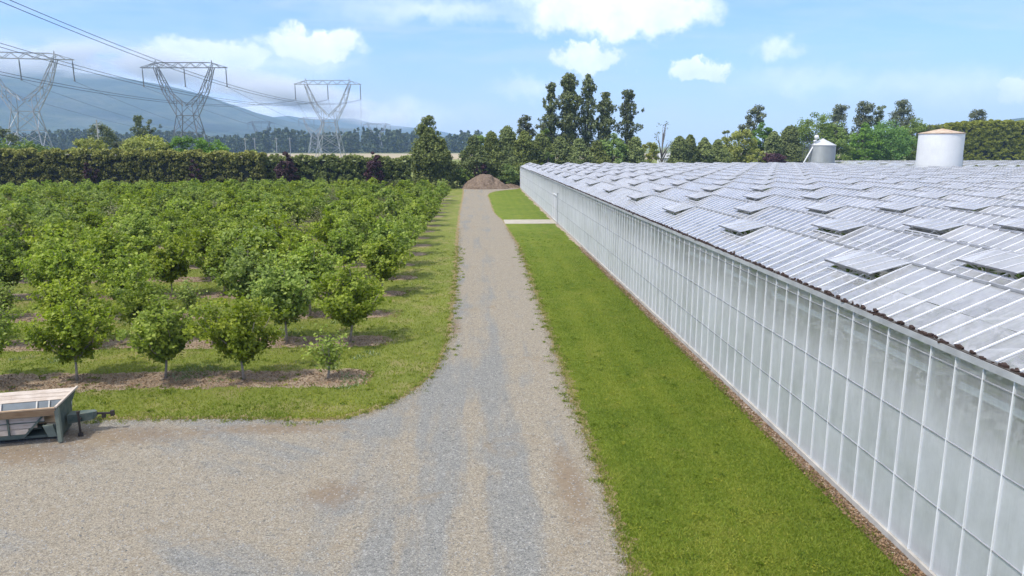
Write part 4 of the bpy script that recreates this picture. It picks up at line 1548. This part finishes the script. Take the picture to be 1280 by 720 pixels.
# cypress row behind the heap and the far gable
G1 = 'dark cypress trees in a row behind the soil heap'
for i, (px, yt, Y, wp, m_, lb) in enumerate([
    (592, 168, 153, 34, 'cedar', 'dark cypress at the left end of the row beside the soil heap'),
    (614, 163, 155, 34, 'cedar', 'dark cypress directly behind the soil heap, second from the left end'),
    (634, 156, 156, 36, 'cedar', 'pointed dark cypress just left of the greenhouse corner'),
    (655, 163, 155, 36, 'cedar', 'dark cypress standing behind the greenhouse corner'),
    (676, 166, 157, 34, 'cedar', 'dark cypress in front of the leftmost tall poplar'),
    (700, 170, 158, 36, 'cedar', 'dark low cypress below the tallest poplars'),
    (724, 172, 158, 36, 'cedar', 'dark low cypress below the gap between the tall poplars'),
    (746, 174, 158, 32, 'cedar', 'dark cypress left of the bright bush behind the roof'),
    (795, 170, 160, 32, 'cedar', 'dark cypress below the lone poplar standing apart'),
    (850, 169, 165, 30, 'cedar', 'dark cypress just right of the bare tree'),
    (863, 167, 166, 22, 'cedar', 'narrow dark cypress right of the bare tree'),
    (881, 171, 167, 26, 'cedar', 'dark cypress with a leaning tip midway along the roof line'),
    (898, 173, 168, 28, 'cedar', 'dark cypress left of the yellow willow'),
]):
    X, top = at(px, yt, Y)
    tree('cypress_tree', lb, 'tree', X, Y, top, wp * Y / CF, 'cone', M[m_], 600 + i, leaf=0.36, dens=1.3, group=G1)
tree_px('bushy_tree', 'olive green bushy tree squeezed between two dark cypresses near the heap', 607, 165, 158, 30, 'round', 'broad', 640, dens=1.2)
tree_px('bushy_tree', 'yellowish green tree showing between cypresses left of the tall poplars', 680, 160, 163, 26, 'round', 'shrubgreen', 641)
tree_px('bushy_tree', 'bright green bushy tree below the poplars behind the roof', 766, 168, 161, 36, 'round', 'broad', 642, dens=1.2)
tree_px('bushy_tree', 'small yellow green bush against the cypresses beside the greenhouse corner', 686, 187, 151.5, 15, 'round', 'shrubgreen', 643, leaf=0.3)
tree_px('bushy_tree', 'low green bush at the foot of the cypresses right of the heap', 640, 206, 151, 34, 'round', 'broad', 644, leaf=0.32)
tree_px('bushy_tree', 'small reddish bush at the left foot of the cypress row', 600, 202, 150.3, 16, 'round', 'plum', 645, leaf=0.3)
tree_px('open_tree', 'grey green open-topped tree poking above the cypresses left of the poplars', 657, 142, 164, 26, 'open', 'dull', 646, base=0.55, dens=0.9)
tree_px('open_tree', 'thin grey green tree at the foot of the leftmost poplar', 677, 152, 166, 20, 'open', 'dull', 647, base=0.5, dens=0.7)

G2 = 'tall dark poplars behind the greenhouse'
for i, (px, yt, wp, d_, lb) in enumerate([
    (689, 101, 19, 1.1, 'tall narrow poplar at the left of the poplar group'),
    (712, 89, 29, 2.4, 'tallest and densest poplar of the group, second from its left'),
    (736, 90, 23, 1.1, 'tall thin poplar with sky showing through, right of the densest one'),
    (757, 113, 26, 1.4, 'shorter poplar at the right of the group'),
    (786, 110, 26, 1.0, 'lone open poplar standing apart to the right of the group'),
]):
    tree_px('poplar_tree', lb, px, yt, 168, wp, 'column', 'poplar', 660 + i, leaf=0.36, dens=d_ * 1.7, group=G2, base=0.30)
tree_px('bare_tree', 'nearly bare grey tree in front of the sky beside small cypresses', 829, 150, 168, 26, 'bare', 'dull', 670, bark='bark_grey', leaf=0.35)
tree_px('bushy_tree', 'reddish olive bush between the lone poplar and the bare tree', 812, 176, 166, 22, 'round', 'willow', 671, leaf=0.35)
tree_px('willow_tree', 'yellow green willow behind the glass roof left of the silo', 925, 161, 176, 42, 'round', 'willow', 672, dens=1.3)
tree_px('willow_tree', 'small yellow bush at the foot of the big yellow willow', 949, 186, 171, 20, 'round', 'willow', 673, leaf=0.32)
tree_px('open_tree', 'dark wind-bent tree rising above the yellow willow', 938, 131, 190, 30, 'open', 'dull', 674, base=0.6, lean=0.12, dens=1.0, leaf=0.45)
tree_px('open_tree', 'dark crown peeking up left of the yellow willow', 910, 158, 186, 18, 'round', 'poplar', 675)
tree_px('broadleaf_tree', 'bright green tree right of the wind-bent tree', 955, 153, 182, 30, 'round', 'maple', 676)
tree_px('cypress_tree', 'broad dark conifer just left of the silo', 988, 156, 180, 38, 'cone', 'cedar', 677, dens=1.5)
tree_px('cypress_tree', 'dark conifer left of the silo beside the bright green tree', 968, 163, 177, 26, 'cone', 'cedar', 678, dens=1.3)
tree_px('bushy_tree', 'dark plum coloured bush low behind the roof left of the silo', 968, 188, 170, 26, 'round', 'plum', 679, leaf=0.35)
tree_px('broadleaf_tree', 'large olive green tree behind the silo', 1022, 140, 186, 50, 'round', 'broad', 680, dens=1.3)
tree_px('broadleaf_tree', 'green rounded tree immediately right of the silo', 1046, 158, 182, 36, 'round', 'broad', 681, dens=1.3)
tree_px('open_tree', 'grey green windswept crown above the trees behind the silo', 1046, 130, 205, 34, 'open', 'dull', 682, base=0.3, lean=0.05, dens=2.6)
tree_px('open_tree', 'tall grey green windswept tree between silo and white tank', 1077, 125, 205, 36, 'open', 'dull', 683, base=0.25, lean=0.06, dens=3.2)
tree_px('open_tree', 'tall dark windswept tree left of the white tank', 1128, 123, 208, 42, 'open', 'dull', 684, base=0.25, lean=0.05, dens=4.0)
tree_px('open_tree', 'thin dark tree between the two windswept crowns', 1101, 131, 206, 20, 'open', 'poplar', 685, base=0.4, dens=1.2)
tree_px('maple_tree', 'bright green round maple left of the white tank', 1110, 152, 192, 52, 'round', 'maple', 686, dens=1.5)
tree_px('maple_tree', 'bright green smaller maple between silo and the round maple', 1080, 156, 190, 34, 'round', 'maple', 687, dens=1.3)
tree_px('broadleaf_tree', 'dark green round tree behind the left edge of the tank', 1143, 144, 198, 34, 'round', 'broad', 688, dens=1.5)
tree_px('broadleaf_tree', 'dark low tree just behind the white tank', 1165, 156, 205, 34, 'round', 'poplar', 689, dens=1.2)
tree_px('open_tree', 'lone grey green tree rising above the tall clipped hedge', 1222, 137, 268, 34, 'open', 'dull', 690, base=0.5, dens=1.6, leaf=0.55)
# left of the heap, end of the hedge
tree_px('conifer_tree', 'big broad dark conifer at the right end of the hedge', 536, 158, 147, 38, 'cone', 'cedar', 700, dens=1.5)
tree_px('conifer_tree', 'lower dark conifer merged to the right of the big one at the hedge end', 552, 172, 148, 24, 'cone', 'cedar', 701, dens=1.3)
tree_px('bushy_tree', 'bright green bush in the gap left of the soil heap', 571, 205, 151, 20, 'round', 'shrubgreen', 702, leaf=0.3)
tree_px('bushy_tree', 'low green bush in front of the leftmost cypress', 583, 210, 149.5, 18, 'round', 'broad', 703, leaf=0.3)
tree_px('open_tree', 'feathery grey green tree top rising out of the big dark conifer', 534, 144, 149, 36, 'open', 'cedar', 704, base=0.5, dens=1.5, leaf=0.36)
# beyond the hedge
tree_px('willow_tree', 'yellow willow bush rising over the hedge left of the utility pole', 108, 167, 165, 38, 'round', 'willow', 710)
tree_px('willow_tree', 'wide yellow willow behind the hedge near the middle pylon', 183, 167, 165, 48, 'round', 'willow', 711, dens=1.2)
tree_px('broadleaf_tree', 'grey green tree joined to the left side of the wide yellow willow', 153, 169, 168, 28, 'round', 'dull', 712)
tree_px('broadleaf_tree', 'bright green round tree below the middle pylon, left of a pair', 222, 169, 168, 36, 'round', 'maple', 713, dens=1.2)
tree_px('broadleaf_tree', 'bright green round tree below the middle pylon, right of a pair', 261, 174, 168, 40, 'round', 'maple', 714, dens=1.2)
tree_px('dark_tree', 'dark round tree behind the wooden utility pole', 126, 151, 235, 32, 'round', 'poplar', 715)
tree_px('dark_tree', 'dark feathery tree left of the middle pylon', 172, 143, 240, 16, 'column', 'poplar', 716, base=0.2, dens=1.4)
tree_px('dark_tree', 'dark round tree just right of the feathery one', 186, 149, 240, 20, 'round', 'poplar', 717)
tree_px('dark_tree', 'dark tree at the far left under the left pylon', 2, 158, 235, 26, 'round', 'poplar', 718)
tree_px('willow_tree', 'yellow green bush over the hedge at the far left', 12, 176, 150, 60, 'round', 'shrubgreen', 719)
tree_px('willow_tree', 'yellow green bush over the hedge below the left pylon', 50, 180, 148, 46, 'round', 'shrubgreen', 720)
tree_px('bushy_tree', 'small yellow green bush over the hedge right of the bright pair', 322, 186, 150, 22, 'round', 'shrubgreen', 721, leaf=0.35)
tree_px('bushy_tree', 'small dull bush over the hedge below the middle pylon', 240, 184, 146, 26, 'round', 'willow', 722, leaf=0.35)
tree_px('plum_tree', 'dark purple plum tree standing in front of the hedge, left of a pair', 357, 193, 136, 20, 'round', 'plum', 730, leaf=0.34, dens=4, base=0.02)
tree_px('plum_tree', 'dark purple plum tree standing in front of the hedge, right of a pair', 467, 191, 136, 18, 'round', 'plum', 731, leaf=0.34, dens=4, base=0.02)
tree_px('plum_tree', 'dull purple shrub low against the hedge below the middle pylon', 243, 200, 136.2, 14, 'round', 'plum', 732, leaf=0.3, base=0.05)
tree_px('plum_tree', 'dull purple shrub low against the hedge at the left', 113, 203, 136.2, 16, 'round', 'plum', 733, leaf=0.3, base=0.05)


def hedge(name, label, prof, Y, th, mat, seed, spacing=0.75, leaf=0.34, per=44, crest=0.0, fat=1.0):
    """prof: list of (px, ytop) at depth Y; clipped hedge with an uneven skin of sprays over dark branches"""
    rs = np.random.default_rng(seed)
    xs = [at(a, b_, Y)[0] for a, b_ in prof]
    zs = [at(a, b_, Y)[1] for a, b_ in prof]
    e = empty(name, ((xs[0] + xs[-1]) / 2, Y, 0))
    ox = e.location.x
    cs, rd, tone = [], [], []
    L = xs[-1] - xs[0]
    hm_ = max(zs)
    nf = int(L * hm_ / spacing ** 2 * 1.5)
    for k in range(nf):
        x = xs[0] + rs.random() * L
        H = np.interp(x, xs, zs) + 0.25 * math.sin(x * 1.3) + 0.2 * rs.normal()
        z = (0.97 * rs.random() ** 0.85) * H
        cs.append((x - ox, -th / 2 + rs.random() * 0.5 + 0.15 * math.sin(x * 2 + z * 1.7), z))
        rd.append((0.35 + 0.3 * rs.random()) * fat)
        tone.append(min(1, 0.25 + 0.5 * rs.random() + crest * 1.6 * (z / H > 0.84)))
    for k in range(int(L * th * 2.4)):
        x = xs[0] + rs.random() * L
        H = np.interp(x, xs, zs) + 0.25 * math.sin(x * 1.3) + 0.15 * rs.normal()
        cs.append((x - ox, (rs.random() - 0.5) * th, H - 0.35))
        rd.append(0.45)
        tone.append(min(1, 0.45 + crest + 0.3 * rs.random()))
    for k in range(int(th * hm_ * 3)):
        cs.append((xs[-1] - ox - 0.2, (rs.random() - 0.5) * th, rs.random() * zs[-1]))
        rd.append(0.45)
        tone.append(0.5)
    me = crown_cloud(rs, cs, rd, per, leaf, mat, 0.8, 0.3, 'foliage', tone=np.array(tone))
    link('foliage', me, e)
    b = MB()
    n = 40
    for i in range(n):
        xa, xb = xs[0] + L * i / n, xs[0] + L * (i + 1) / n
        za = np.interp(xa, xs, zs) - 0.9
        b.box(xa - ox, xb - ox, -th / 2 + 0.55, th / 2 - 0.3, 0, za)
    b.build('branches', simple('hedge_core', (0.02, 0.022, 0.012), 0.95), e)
    return tag(e, label, 'hedge')


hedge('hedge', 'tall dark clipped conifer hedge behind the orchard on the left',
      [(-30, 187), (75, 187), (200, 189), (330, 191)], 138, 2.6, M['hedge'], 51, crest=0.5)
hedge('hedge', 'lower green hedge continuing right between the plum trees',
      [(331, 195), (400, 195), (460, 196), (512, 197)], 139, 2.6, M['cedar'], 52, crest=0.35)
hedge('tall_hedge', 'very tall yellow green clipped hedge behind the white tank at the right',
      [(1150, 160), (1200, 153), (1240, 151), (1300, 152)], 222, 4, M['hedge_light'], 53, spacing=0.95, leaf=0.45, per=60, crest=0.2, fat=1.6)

# white shed glimpsed behind the bare tree
X, _z = at(831, 195, 185)
sh = empty('white_shed', (X, 185, 0))
tag(sh, 'small white shed glimpsed behind the trunk of the bare tree', 'shed')
b = MB()
b.box(-1.6, 1.6, -1.5, 1.5, 0, 5.4)
b.build('wall', white, sh)
b = MB()
b.hexa([(-1.8, -1.7, 5.403), (1.8, -1.7, 5.403), (1.8, 1.7, 5.403), (-1.8, 1.7, 5.403), (-1.8, -0.1, 6.6), (1.8, -0.1, 6.6), (1.8, 0.1, 6.6), (-1.8, 0.1, 6.6)])
b.build('roof', M['gutter'], sh)

# far woods along the fields
rs = np.random.default_rng(88)
cs, rd = [], []
for k in range(760):
    px = -20 + 620 * rs.random()
    Y = 900 + 160 * rs.random()
    hpx = 165 + 3.5 * math.sin(px * 0.05) + 2.5 * rs.normal() + (4 if 200 < px < 330 else 0)
    if px > 540:
        hpx += 4
    X, top = at(px, hpx, Y)
    for j in range(5):
        cs.append((X + rs.normal() * 1.6, Y + rs.normal() * 2, top * (0.12 + 0.19 * j)))
        rd.append(4.6 - 0.72 * j)
me = crown_cloud(rs, cs, rd, 20, 3.0, M['farwood'], 1.25, 0.3, 'far_woods')
tag(link('far_woods', me), 'dark distant woods beyond the fields under the mountain', None, None, 'stuff')

# ------------------------------------------------------------------ pylons and lines
def pylon(label, X, Y, rz, H=43.5, sc=1.0, mat=None, km=1.25):
    e = empty('pylon', (X, Y, 0), rz)
    mat = mat or M['steel']
    WZ, BW, WW = 20.5 * sc, 7.2 * sc, 3.4 * sc
    AT, AB = H * sc, (H - 2.0) * sc
    AW = 17.3 * sc
    VX_ = 11.3 * sc
    k1 = 0.24 * sc * km
    k2 = 0.13 * sc * km
    body = MB()
    lv = [0, 0.36, 0.68, 1.0]
    pts = []
    for t in lv:
        wdt = BW + (WW - BW) * t
        pts.append([(s1 * wdt, s2 * wdt * 0.8, WZ * t) for s1, s2 in ((-1, -1), (1, -1), (1, 1), (-1, 1))])
    for a, c_ in zip(pts[:-1], pts[1:]):
        for i in range(4):
            j = (i + 1) % 4
            body.bar(a[i], c_[i], k1)
            body.bar(a[i], c_[j], k2)
            body.bar(a[j], c_[i], k2)
            body.bar(c_[i], c_[j], k2)
    body.build('tower_body', mat, e)
    arms = MB()
    for s in (-1, 1):
        lo = [(s * WW, -WW * .8, WZ), (s * WW, WW * .8, WZ), (s * WW * 0.1, -WW * .8, WZ + 3.5 * sc), (s * WW * 0.1, WW * .8, WZ + 3.5 * sc)]
        mid = [(s * (WW + VX_) / 2 + s * 1.6 * sc, -1.3 * sc, (WZ + AB) / 2), (s * (WW + VX_) / 2 + s * 1.6 * sc, 1.3 * sc, (WZ + AB) / 2),
               (s * (WW + VX_) / 2 - s * 1.5 * sc, -1.3 * sc, (WZ + AB) / 2 - 0.5 * sc), (s * (WW + VX_) / 2 - s * 1.5 * sc, 1.3 * sc, (WZ + AB) / 2 - 0.5 * sc)]
        hi = [(s * VX_ + s * 0.7 * sc, -0.8 * sc, AB), (s * VX_ + s * 0.7 * sc, 0.8 * sc, AB), (s * VX_ - s * 0.7 * sc, -0.8 * sc, AB), (s * VX_ - s * 0.7 * sc, 0.8 * sc, AB)]
        lo2 = [tuple(np.array(lo[i]) * 0.5 + np.array(mid[i]) * 0.5) for i in range(4)]
        mi2 = [tuple(np.array(mid[i]) * 0.5 + np.array(hi[i]) * 0.5) for i in range(4)]
        seq = [lo, lo2, mid, mi2, hi]
        for n_, (a, c_) in enumerate(zip(seq[:-1], seq[1:])):
            for i in range(4):
                arms.bar(a[i], c_[i], k1 * 0.8)
            for i, j in ((0, 2), (1, 3), (0, 1), (2, 3)):
                arms.bar(a[i], c_[j], k2)
                arms.bar(c_[i], c_[j], k2 * 0.8)
        arms.bar(hi[0], (s * VX_, 0, AT + 1.0 * sc), k2)
        arms.bar(hi[3], (s * VX_, 0, AT + 1.0 * sc), k2)
        arms.bar((s * WW, 0, WZ), (-s * WW * .1, 0, WZ + 3.5 * sc), k2)
    arms.build('waist_arms', mat, e)
    ca = MB()
    n = 14
    for i in range(n):
        x0, x1 = -AW + 2 * AW * i / n, -AW + 2 * AW * (i + 1) / n

        def tz(x):
            return AB + (AT - AB) * (1.0 if abs(x) <= VX_ else max(0.06, (AW - abs(x)) / (AW - VX_)))
        for yy in (-0.8 * sc, 0.8 * sc):
            ca.bar((x0, yy, AB), (x1, yy, AB), k2 * 1.1)
            ca.bar((x0, yy, tz(x0)), (x1, yy, tz(x1)), k2 * 1.1)
            ca.bar((x0, yy, AB if i % 2 else tz(x0)), (x1, yy, tz(x1) if i % 2 else AB), k2)
        ca.bar((x0, -0.8 * sc, AB), (x1, 0.8 * sc, AB), k2 * 0.8)
    ca.build('crossarm', mat, e)
    for x in (-AW + 0.4, 0, AW - 0.4):
        ins = MB()
        ins.tube([(x, 0, AB), (x, 0, AB - 1.2 * sc), (x, 0, AB - 6.8 * sc), (x, 0, AB - 7.4 * sc)], [0.08, 0.22 * sc, 0.22 * sc, 0.4 * sc], 8)
        ins.build('insulator', M['insul'], e)
    return tag(e, label, 'pylon', 'lattice pylons across the fields')


def pyl_px(label, px, ytop, Y, rz, mat=None):
    X, top = at(px, ytop, Y)
    return pylon(label, X, Y, rz, H=top - 1.0, mat=mat, km=1.25 if Y < 500 else 2.0)


P1 = pyl_px('tall pale steel pylon partly cut off at the left edge of the photo', 22, 62, 271, R(10), M['steel'])
P2 = pyl_px('tall dark lattice pylon above the yellow willow and the bright green pair', 229, 75, 306, R(-4), M['steel_dark'])
P3 = pyl_px('tall lattice pylon standing right of the others nearest the big dark conifer', 409, 98, 390, R(-3), M['steel'])
P4 = pyl_px('small distant pylon between the middle and the right tall pylons', 326, 151, 1010, R(8), M['steel_dark'])
P5 = pyl_px('faint distant pylon left of the big dark conifer', 471, 153, 950, R(0), M['steel'])
P6 = pyl_px('faint distant pylon just left of the right tall pylon', 392, 146, 860, R(4), M['steel'])
P7 = pyl_px('faint distant pylon just right of the right tall pylon', 437, 160, 1150, R(4), M['steel'])


def wire(label, pts_list, rad, group='power lines'):
    b = MB()
    for pts in pts_list:
        b.tube(pts, rad, 5)
    tag(b.build('power_line', M['wire'], None), label, 'power line', group)


def catline(a, b_, sag, off=(0, 0, 0), n=48):
    a, b_ = Vector(a) + Vector(off), Vector(b_) + Vector(off)
    out = []
    for k in range(n + 1):
        t = k / n
        p = a.lerp(b_, t)
        p.z -= 4 * sag * t * (1 - t)
        out.append(p)
    return out


def tip(e, side):
    m = e.matrix_basis
    aw = 17.3 - 0.4
    ins = [c for c in e.children if c.name.startswith('insulator')][side]
    z = min(v.co.z for v in ins.data.vertices)
    x = (-aw, 0, aw)[side]
    return m @ Vector((x, 0, z))


for side, (zadd, lb) in enumerate([(-2.5, 'pair of dark conductors sagging lowest across the mountain to the right tall pylon'),
                                   (-1.2, 'pair of dark conductors crossing the left pylon towards the right tall pylon'),
                                   (0.0, 'pair of conductors entering at the top left corner of the photo')]):
    E = tip(P3, side)
    S = Vector((E.x - 0.02 * 320, 70.0, E.z + zadd))
    wire(lb, [catline(S, E, 8.8, (0.28, 0, 0)), catline(S, E, 8.8, (-0.28, 0, -0.5))], 0.055)
for side in range(3):
    lb = ['outer left', 'middle', 'outer right'][side]
    wire(f'thin {lb} conductor running from the dark middle pylon to the faint far pylon', [catline(tip(P2, side), tip(P5, side), 14)], 0.05)
    wire(f'thin {lb} conductor running from the left pale pylon into the distance', [catline(tip(P1, side), tip(P4, side), 14)], 0.05)
    wire(f'thin {lb} conductor running from the right tall pylon into the distance', [catline(tip(P3, side), tip(P7, side), 16)], 0.05)

# utility pole beyond the hedge
X, top = at(120.5, 150, 200)
up = empty('utility_pole', (X, 200, 0))
b = MB()
b.tube([(0, 0, 0), (0, 0, top)], [0.26, 0.17], 8)
b.build('pole', simple('pole_wood', (0.36, 0.34, 0.30), 0.9), up)
b = MB()
b.box(-0.9, 0.9, -0.06, 0.06, top - 1.3, top - 1.12)
b.box(-0.7, 0.7, -0.06, 0.06, top - 4.2, top - 4.05)
b.tube([(0.35, -0.2, top - 3.4), (0.35, -0.2, top - 2.4)], 0.25, 8)
b.build('crossarms', M['gutter'], up)
tag(up, 'pale wooden utility pole with short crossarms between the willow and the dark round tree', 'utility pole')
for i, px in enumerate((306, 318, 345, 362)):
    X, top = at(px, 172, 620)
    e = empty('utility_pole', (X, 620, 0))
    b = MB()
    b.tube([(0, 0, 0), (0, 0, top)], 0.28, 6)
    b.build('pole', M['steel'], e)
    b = MB()
    b.box(-1.6, 1.6, -0.12, 0.12, top - 1.2, top - 0.9)
    b.build('crossarm', M['steel'], e)
    tag(e, ['first', 'second', 'third', 'fourth'][i] + ' thin distant pole from the left in front of the far woods', 'utility pole', 'thin poles in front of the far woods')


# ------------------------------------------------------------------ ground cover
def in_poly(x, y, poly):
    """vectorised point in polygon"""
    inside = np.zeros(len(x), bool)
    px = np.array([p[0] for p in poly])
    py = np.array([p[1] for p in poly])
    j = len(poly) - 1
    for i in range(len(poly)):
        c = ((py[i] > y) != (py[j] > y)) & (x < (px[j] - px[i]) * (y - py[i]) / (py[j] - py[i] + 1e-12) + px[i])
        inside ^= c
        j = i
    return inside


def tufts(name, label, x, y, hgt, wid, mat, rs, spread=0.5, z=0.0, tone=None):
    n = len(x)
    a = rs.random(n) * 6.28
    h = hgt * (0.6 + 0.8 * rs.random(n))
    wv = np.stack([np.cos(a), np.sin(a), np.zeros(n)], 1) * (wid * (0.7 + 0.6 * rs.random(n)) / 2)[:, None]
    b0 = np.stack([x, y, np.full(n, z)], 1)
    tipv = b0 + np.stack([rs.normal(size=n) * spread * h, rs.normal(size=n) * spread * h, h], 1)
    v = np.stack([b0 - wv, b0 + wv, tipv + wv * 0.15, tipv - wv * 0.15], 1).reshape(-1, 3)
    f = np.arange(4 * n).reshape(n, 4)
    at_ = rs.random(n) if tone is None else tone
    o = link(name, fast_mesh(name, v, f, [mat], attr=at_))
    return tag(o, label, None, None, 'stuff')


rs = np.random.default_rng(5)


def scat(n, x0, x1, y0, y1, pw=1.0):
    return x0 + (x1 - x0) * rs.random(n), y0 + (y1 - y0) * rs.random(n) ** pw


def clumpy(x, y, s, seed, thr):
    return fbm(x * s, y * s, 4, seed) > thr


x, y = scat(260000, 2.95, 8.6, 10.5, 78, 1.9)
xe = np.interp(y, [q[1] for q in ROAD_R[:120]], [q[0] for q in ROAD_R[:120]])
ok = (rs.random(len(x)) > np.clip((y - 32) / 44, 0, 1)) & (x > xe + 0.05 + 0.08 * rs.normal(size=len(x))) & (x < 8.62 + 0.09 * rs.normal(size=len(x)))
tone = np.clip(0.55 + 0.24 * fbm(x * 0.8, y * 0.5, 5, 2) + 0.10 * np.sin(x * 4.2 + 0.5 * np.sin(y * 0.3)) + 0.18 * rs.normal(size=len(x)), 0, 1)
tufts('grass', 'short mown grass blades on the lawn beside the road', x[ok], y[ok], 0.045, 0.022, M['grassblade'], rs, 0.7, tone=tone[ok])
# orchard grass
x, y = scat(210000, -30, -1.3, 21.6, 75, 1.5)
rowpos = ((y - ROW0 + ROWD / 2) % ROWD) - ROWD / 2
ok = (rs.random(len(x)) > np.clip((y - 35) / 38, 0, 1)) & ~((np.abs(rowpos) < 0.95 + 0.12 * rs.normal(size=len(x))) & (x < -4.2)) & ~in_poly(x, y, road_c)
tone = np.clip(0.62 + 0.2 * fbm(x * 0.9, y * 0.9, 5, 6) + 0.18 * rs.normal(size=len(x)), 0, 1)
tufts('grass', 'rough grass between the orchard rows and along the road', x[ok], y[ok], 0.06, 0.028, M['grassblade'], rs, 0.6, tone=tone[ok])
# pale clover patches
x, y = scat(60000, -24, -4, 21.8, 45, 1.2)
ok = clumpy(x, y, 0.9, 14, 0.72) & ~in_poly(x, y, road_c)
tufts('clover', 'pale clover patches in the orchard grass', x[ok], y[ok], 0.07, 0.05, M['clover'], rs, 0.6)
# dry fringe along road edges
xs_, ys_ = [], []
for line in (ROAD_R[:80], ROAD_L):
    for (a, b_) in zip(line[:-1], line[1:]):
        L = math.hypot(b_[0] - a[0], b_[1] - a[1])
        d = math.hypot(a[0], a[1])
        if d > 75 or a[0] < -18 or a[1] < 8:
            continue
        n = int(L * 260 * (20 / max(d, 20)))
        t_ = rs.random(n)
        xs_.append(a[0] + (b_[0] - a[0]) * t_ + rs.normal(size=n) * 0.16)
        ys_.append(a[1] + (b_[1] - a[1]) * t_ + rs.normal(size=n) * 0.16)
x, y = np.concatenate(xs_), np.concatenate(ys_)
tufts('dry_grass', 'dry yellow grass fringe along the gravel edges', x, y, 0.04, 0.02, M['drygrass'], rs, 0.9)
# litter on mulch and wall foot, loose stones on the yard
x, y = scat(60000, -24, -3.9, 24.2, 48, 1.4)
rowpos = ((y - ROW0 + ROWD / 2) % ROWD) - ROWD / 2
ok = (np.abs(rowpos) < 0.9)
c = np.stack([x[ok], y[ok], 0.012 + 0.02 * rs.random(ok.sum())], 1)
tag(link('dead_leaves', leaf_mesh('dead_leaves', c, 0.06, rs, M['deadleaf'], rs.random(len(c)), nbias=(0, 0, 2.0))), 'dead leaves and twigs on the bare orchard strips', None, None, 'stuff')
x, y = scat(16000, 8.45, 8.88, 11, 60, 1.8)
c = np.stack([x, y, 0.012 + 0.02 * rs.random(len(x))], 1)
tag(link('dead_leaves', leaf_mesh('dead_leaves', c, 0.05, rs, M['deadleaf'], rs.random(len(c)), nbias=(0, 0, 2.0))), 'dry leaf litter along the foot of the glass wall', None, None, 'stuff')


def stones(name, label, x, y, size, mat, rs):
    n = len(x)
    base = np.array([(1, 0, 0), (0, 1, 0), (-1, 0, 0), (0, -1, 0), (0, 0, 0.8)], float)
    s = size * (0.5 + rs.random(n) ** 2 * 1.5)
    a = rs.random(n) * 6.28
    st = 0.6 + 0.5 * rs.random((n, 3))
    v = base[None] * st[:, None, :] * s[:, None, None]
    cs_, sn = np.cos(a)[:, None], np.sin(a)[:, None]
    v = np.stack([v[..., 0] * cs_ - v[..., 1] * sn + x[:, None], v[..., 0] * sn + v[..., 1] * cs_ + y[:, None], v[..., 2] + 0.006], -1).reshape(-1, 3)
    f = (np.array([(0, 1, 4), (1, 2, 4), (2, 3, 4), (3, 0, 4)])[None] + (np.arange(n) * 5)[:, None, None]).reshape(-1, 3)
    o = link(name, fast_mesh(name, v, f, [mat], attr=np.repeat(rs.random(n), 4)))
    return tag(o, label, None, None, 'stuff')


ms, t, o_ = new_mat('loose_stone')
a = t.n.new('ShaderNodeAttribute')
a.attribute_name = 'rnd'
t.l.new(principled(t, t.ramp(a.outputs['Fac'], [(0, (0.09, 0.095, 0.10)), (0.5, (0.27, 0.27, 0.26)), (1, (0.36, 0.34, 0.30))]), 0.9), o_.inputs[0])
x, y = scat(90000, -22, 3.0, 10.5, 55, 1.7)
ok = in_poly(x, y, road_c)
stones('loose_stones', 'loose crushed stones scattered over the gravel', x[ok], y[ok], 0.016, ms, rs)

# weeds in the turf
x, y = scat(260, 3.3, 8.4, 11, 70, 1.5)
x2, y2 = scat(700, -20, -1.8, 22.5, 60, 1.3)
ok = ~in_poly(x2, y2, road_c)
x, y = np.concatenate([x, x2[ok]]), np.concatenate([y, y2[ok]])
nn_ = 26
sz = 0.05 + 0.10 * rs.random(len(x)) ** 2
cx = np.repeat(x, nn_) + rs.normal(size=len(x) * nn_) * np.repeat(sz, nn_)
cy = np.repeat(y, nn_) + rs.normal(size=len(x) * nn_) * np.repeat(sz, nn_)
cz = 0.02 + 0.04 * rs.random(len(cx))
tn = np.repeat(rs.random(len(x)), nn_)
tag(link('weeds', leaf_mesh('weeds', np.stack([cx, cy, cz], 1), 0.05, rs, M['grassblade'], tn, nbias=(0, 0, 1.5))), 'low leafy weeds dotted through the turf', None, None, 'stuff')
# sparse weeds and grass creeping into the gravel edge
xs_, ys_ = [], []
for line in (ROAD_R[:70], ROAD_L):
    for (a, b_) in zip(line[:-1], line[1:]):
        if math.hypot(a[0], a[1]) > 60 or a[0] < -18 or a[1] < 8:
            continue
        L = math.hypot(b_[0] - a[0], b_[1] - a[1])
        for _ in range(int(L * 5)):
            t_ = rs.random()
            px_, py_ = a[0] + (b_[0] - a[0]) * t_ + rs.normal() * 0.2, a[1] + (b_[1] - a[1]) * t_ + rs.normal() * 0.2
            m_ = rs.integers(10, 50)
            r__ = 0.03 + 0.09 * rs.random()
            xs_.append(px_ + rs.normal(size=m_) * r__)
            ys_.append(py_ + rs.normal(size=m_) * r__)
x, y = np.concatenate(xs_), np.concatenate(ys_)
tufts('grass', 'ragged grass tufts creeping over the gravel edges', x, y, 0.06, 0.022, M['grassblade'], rs, 0.7, z=0.008)
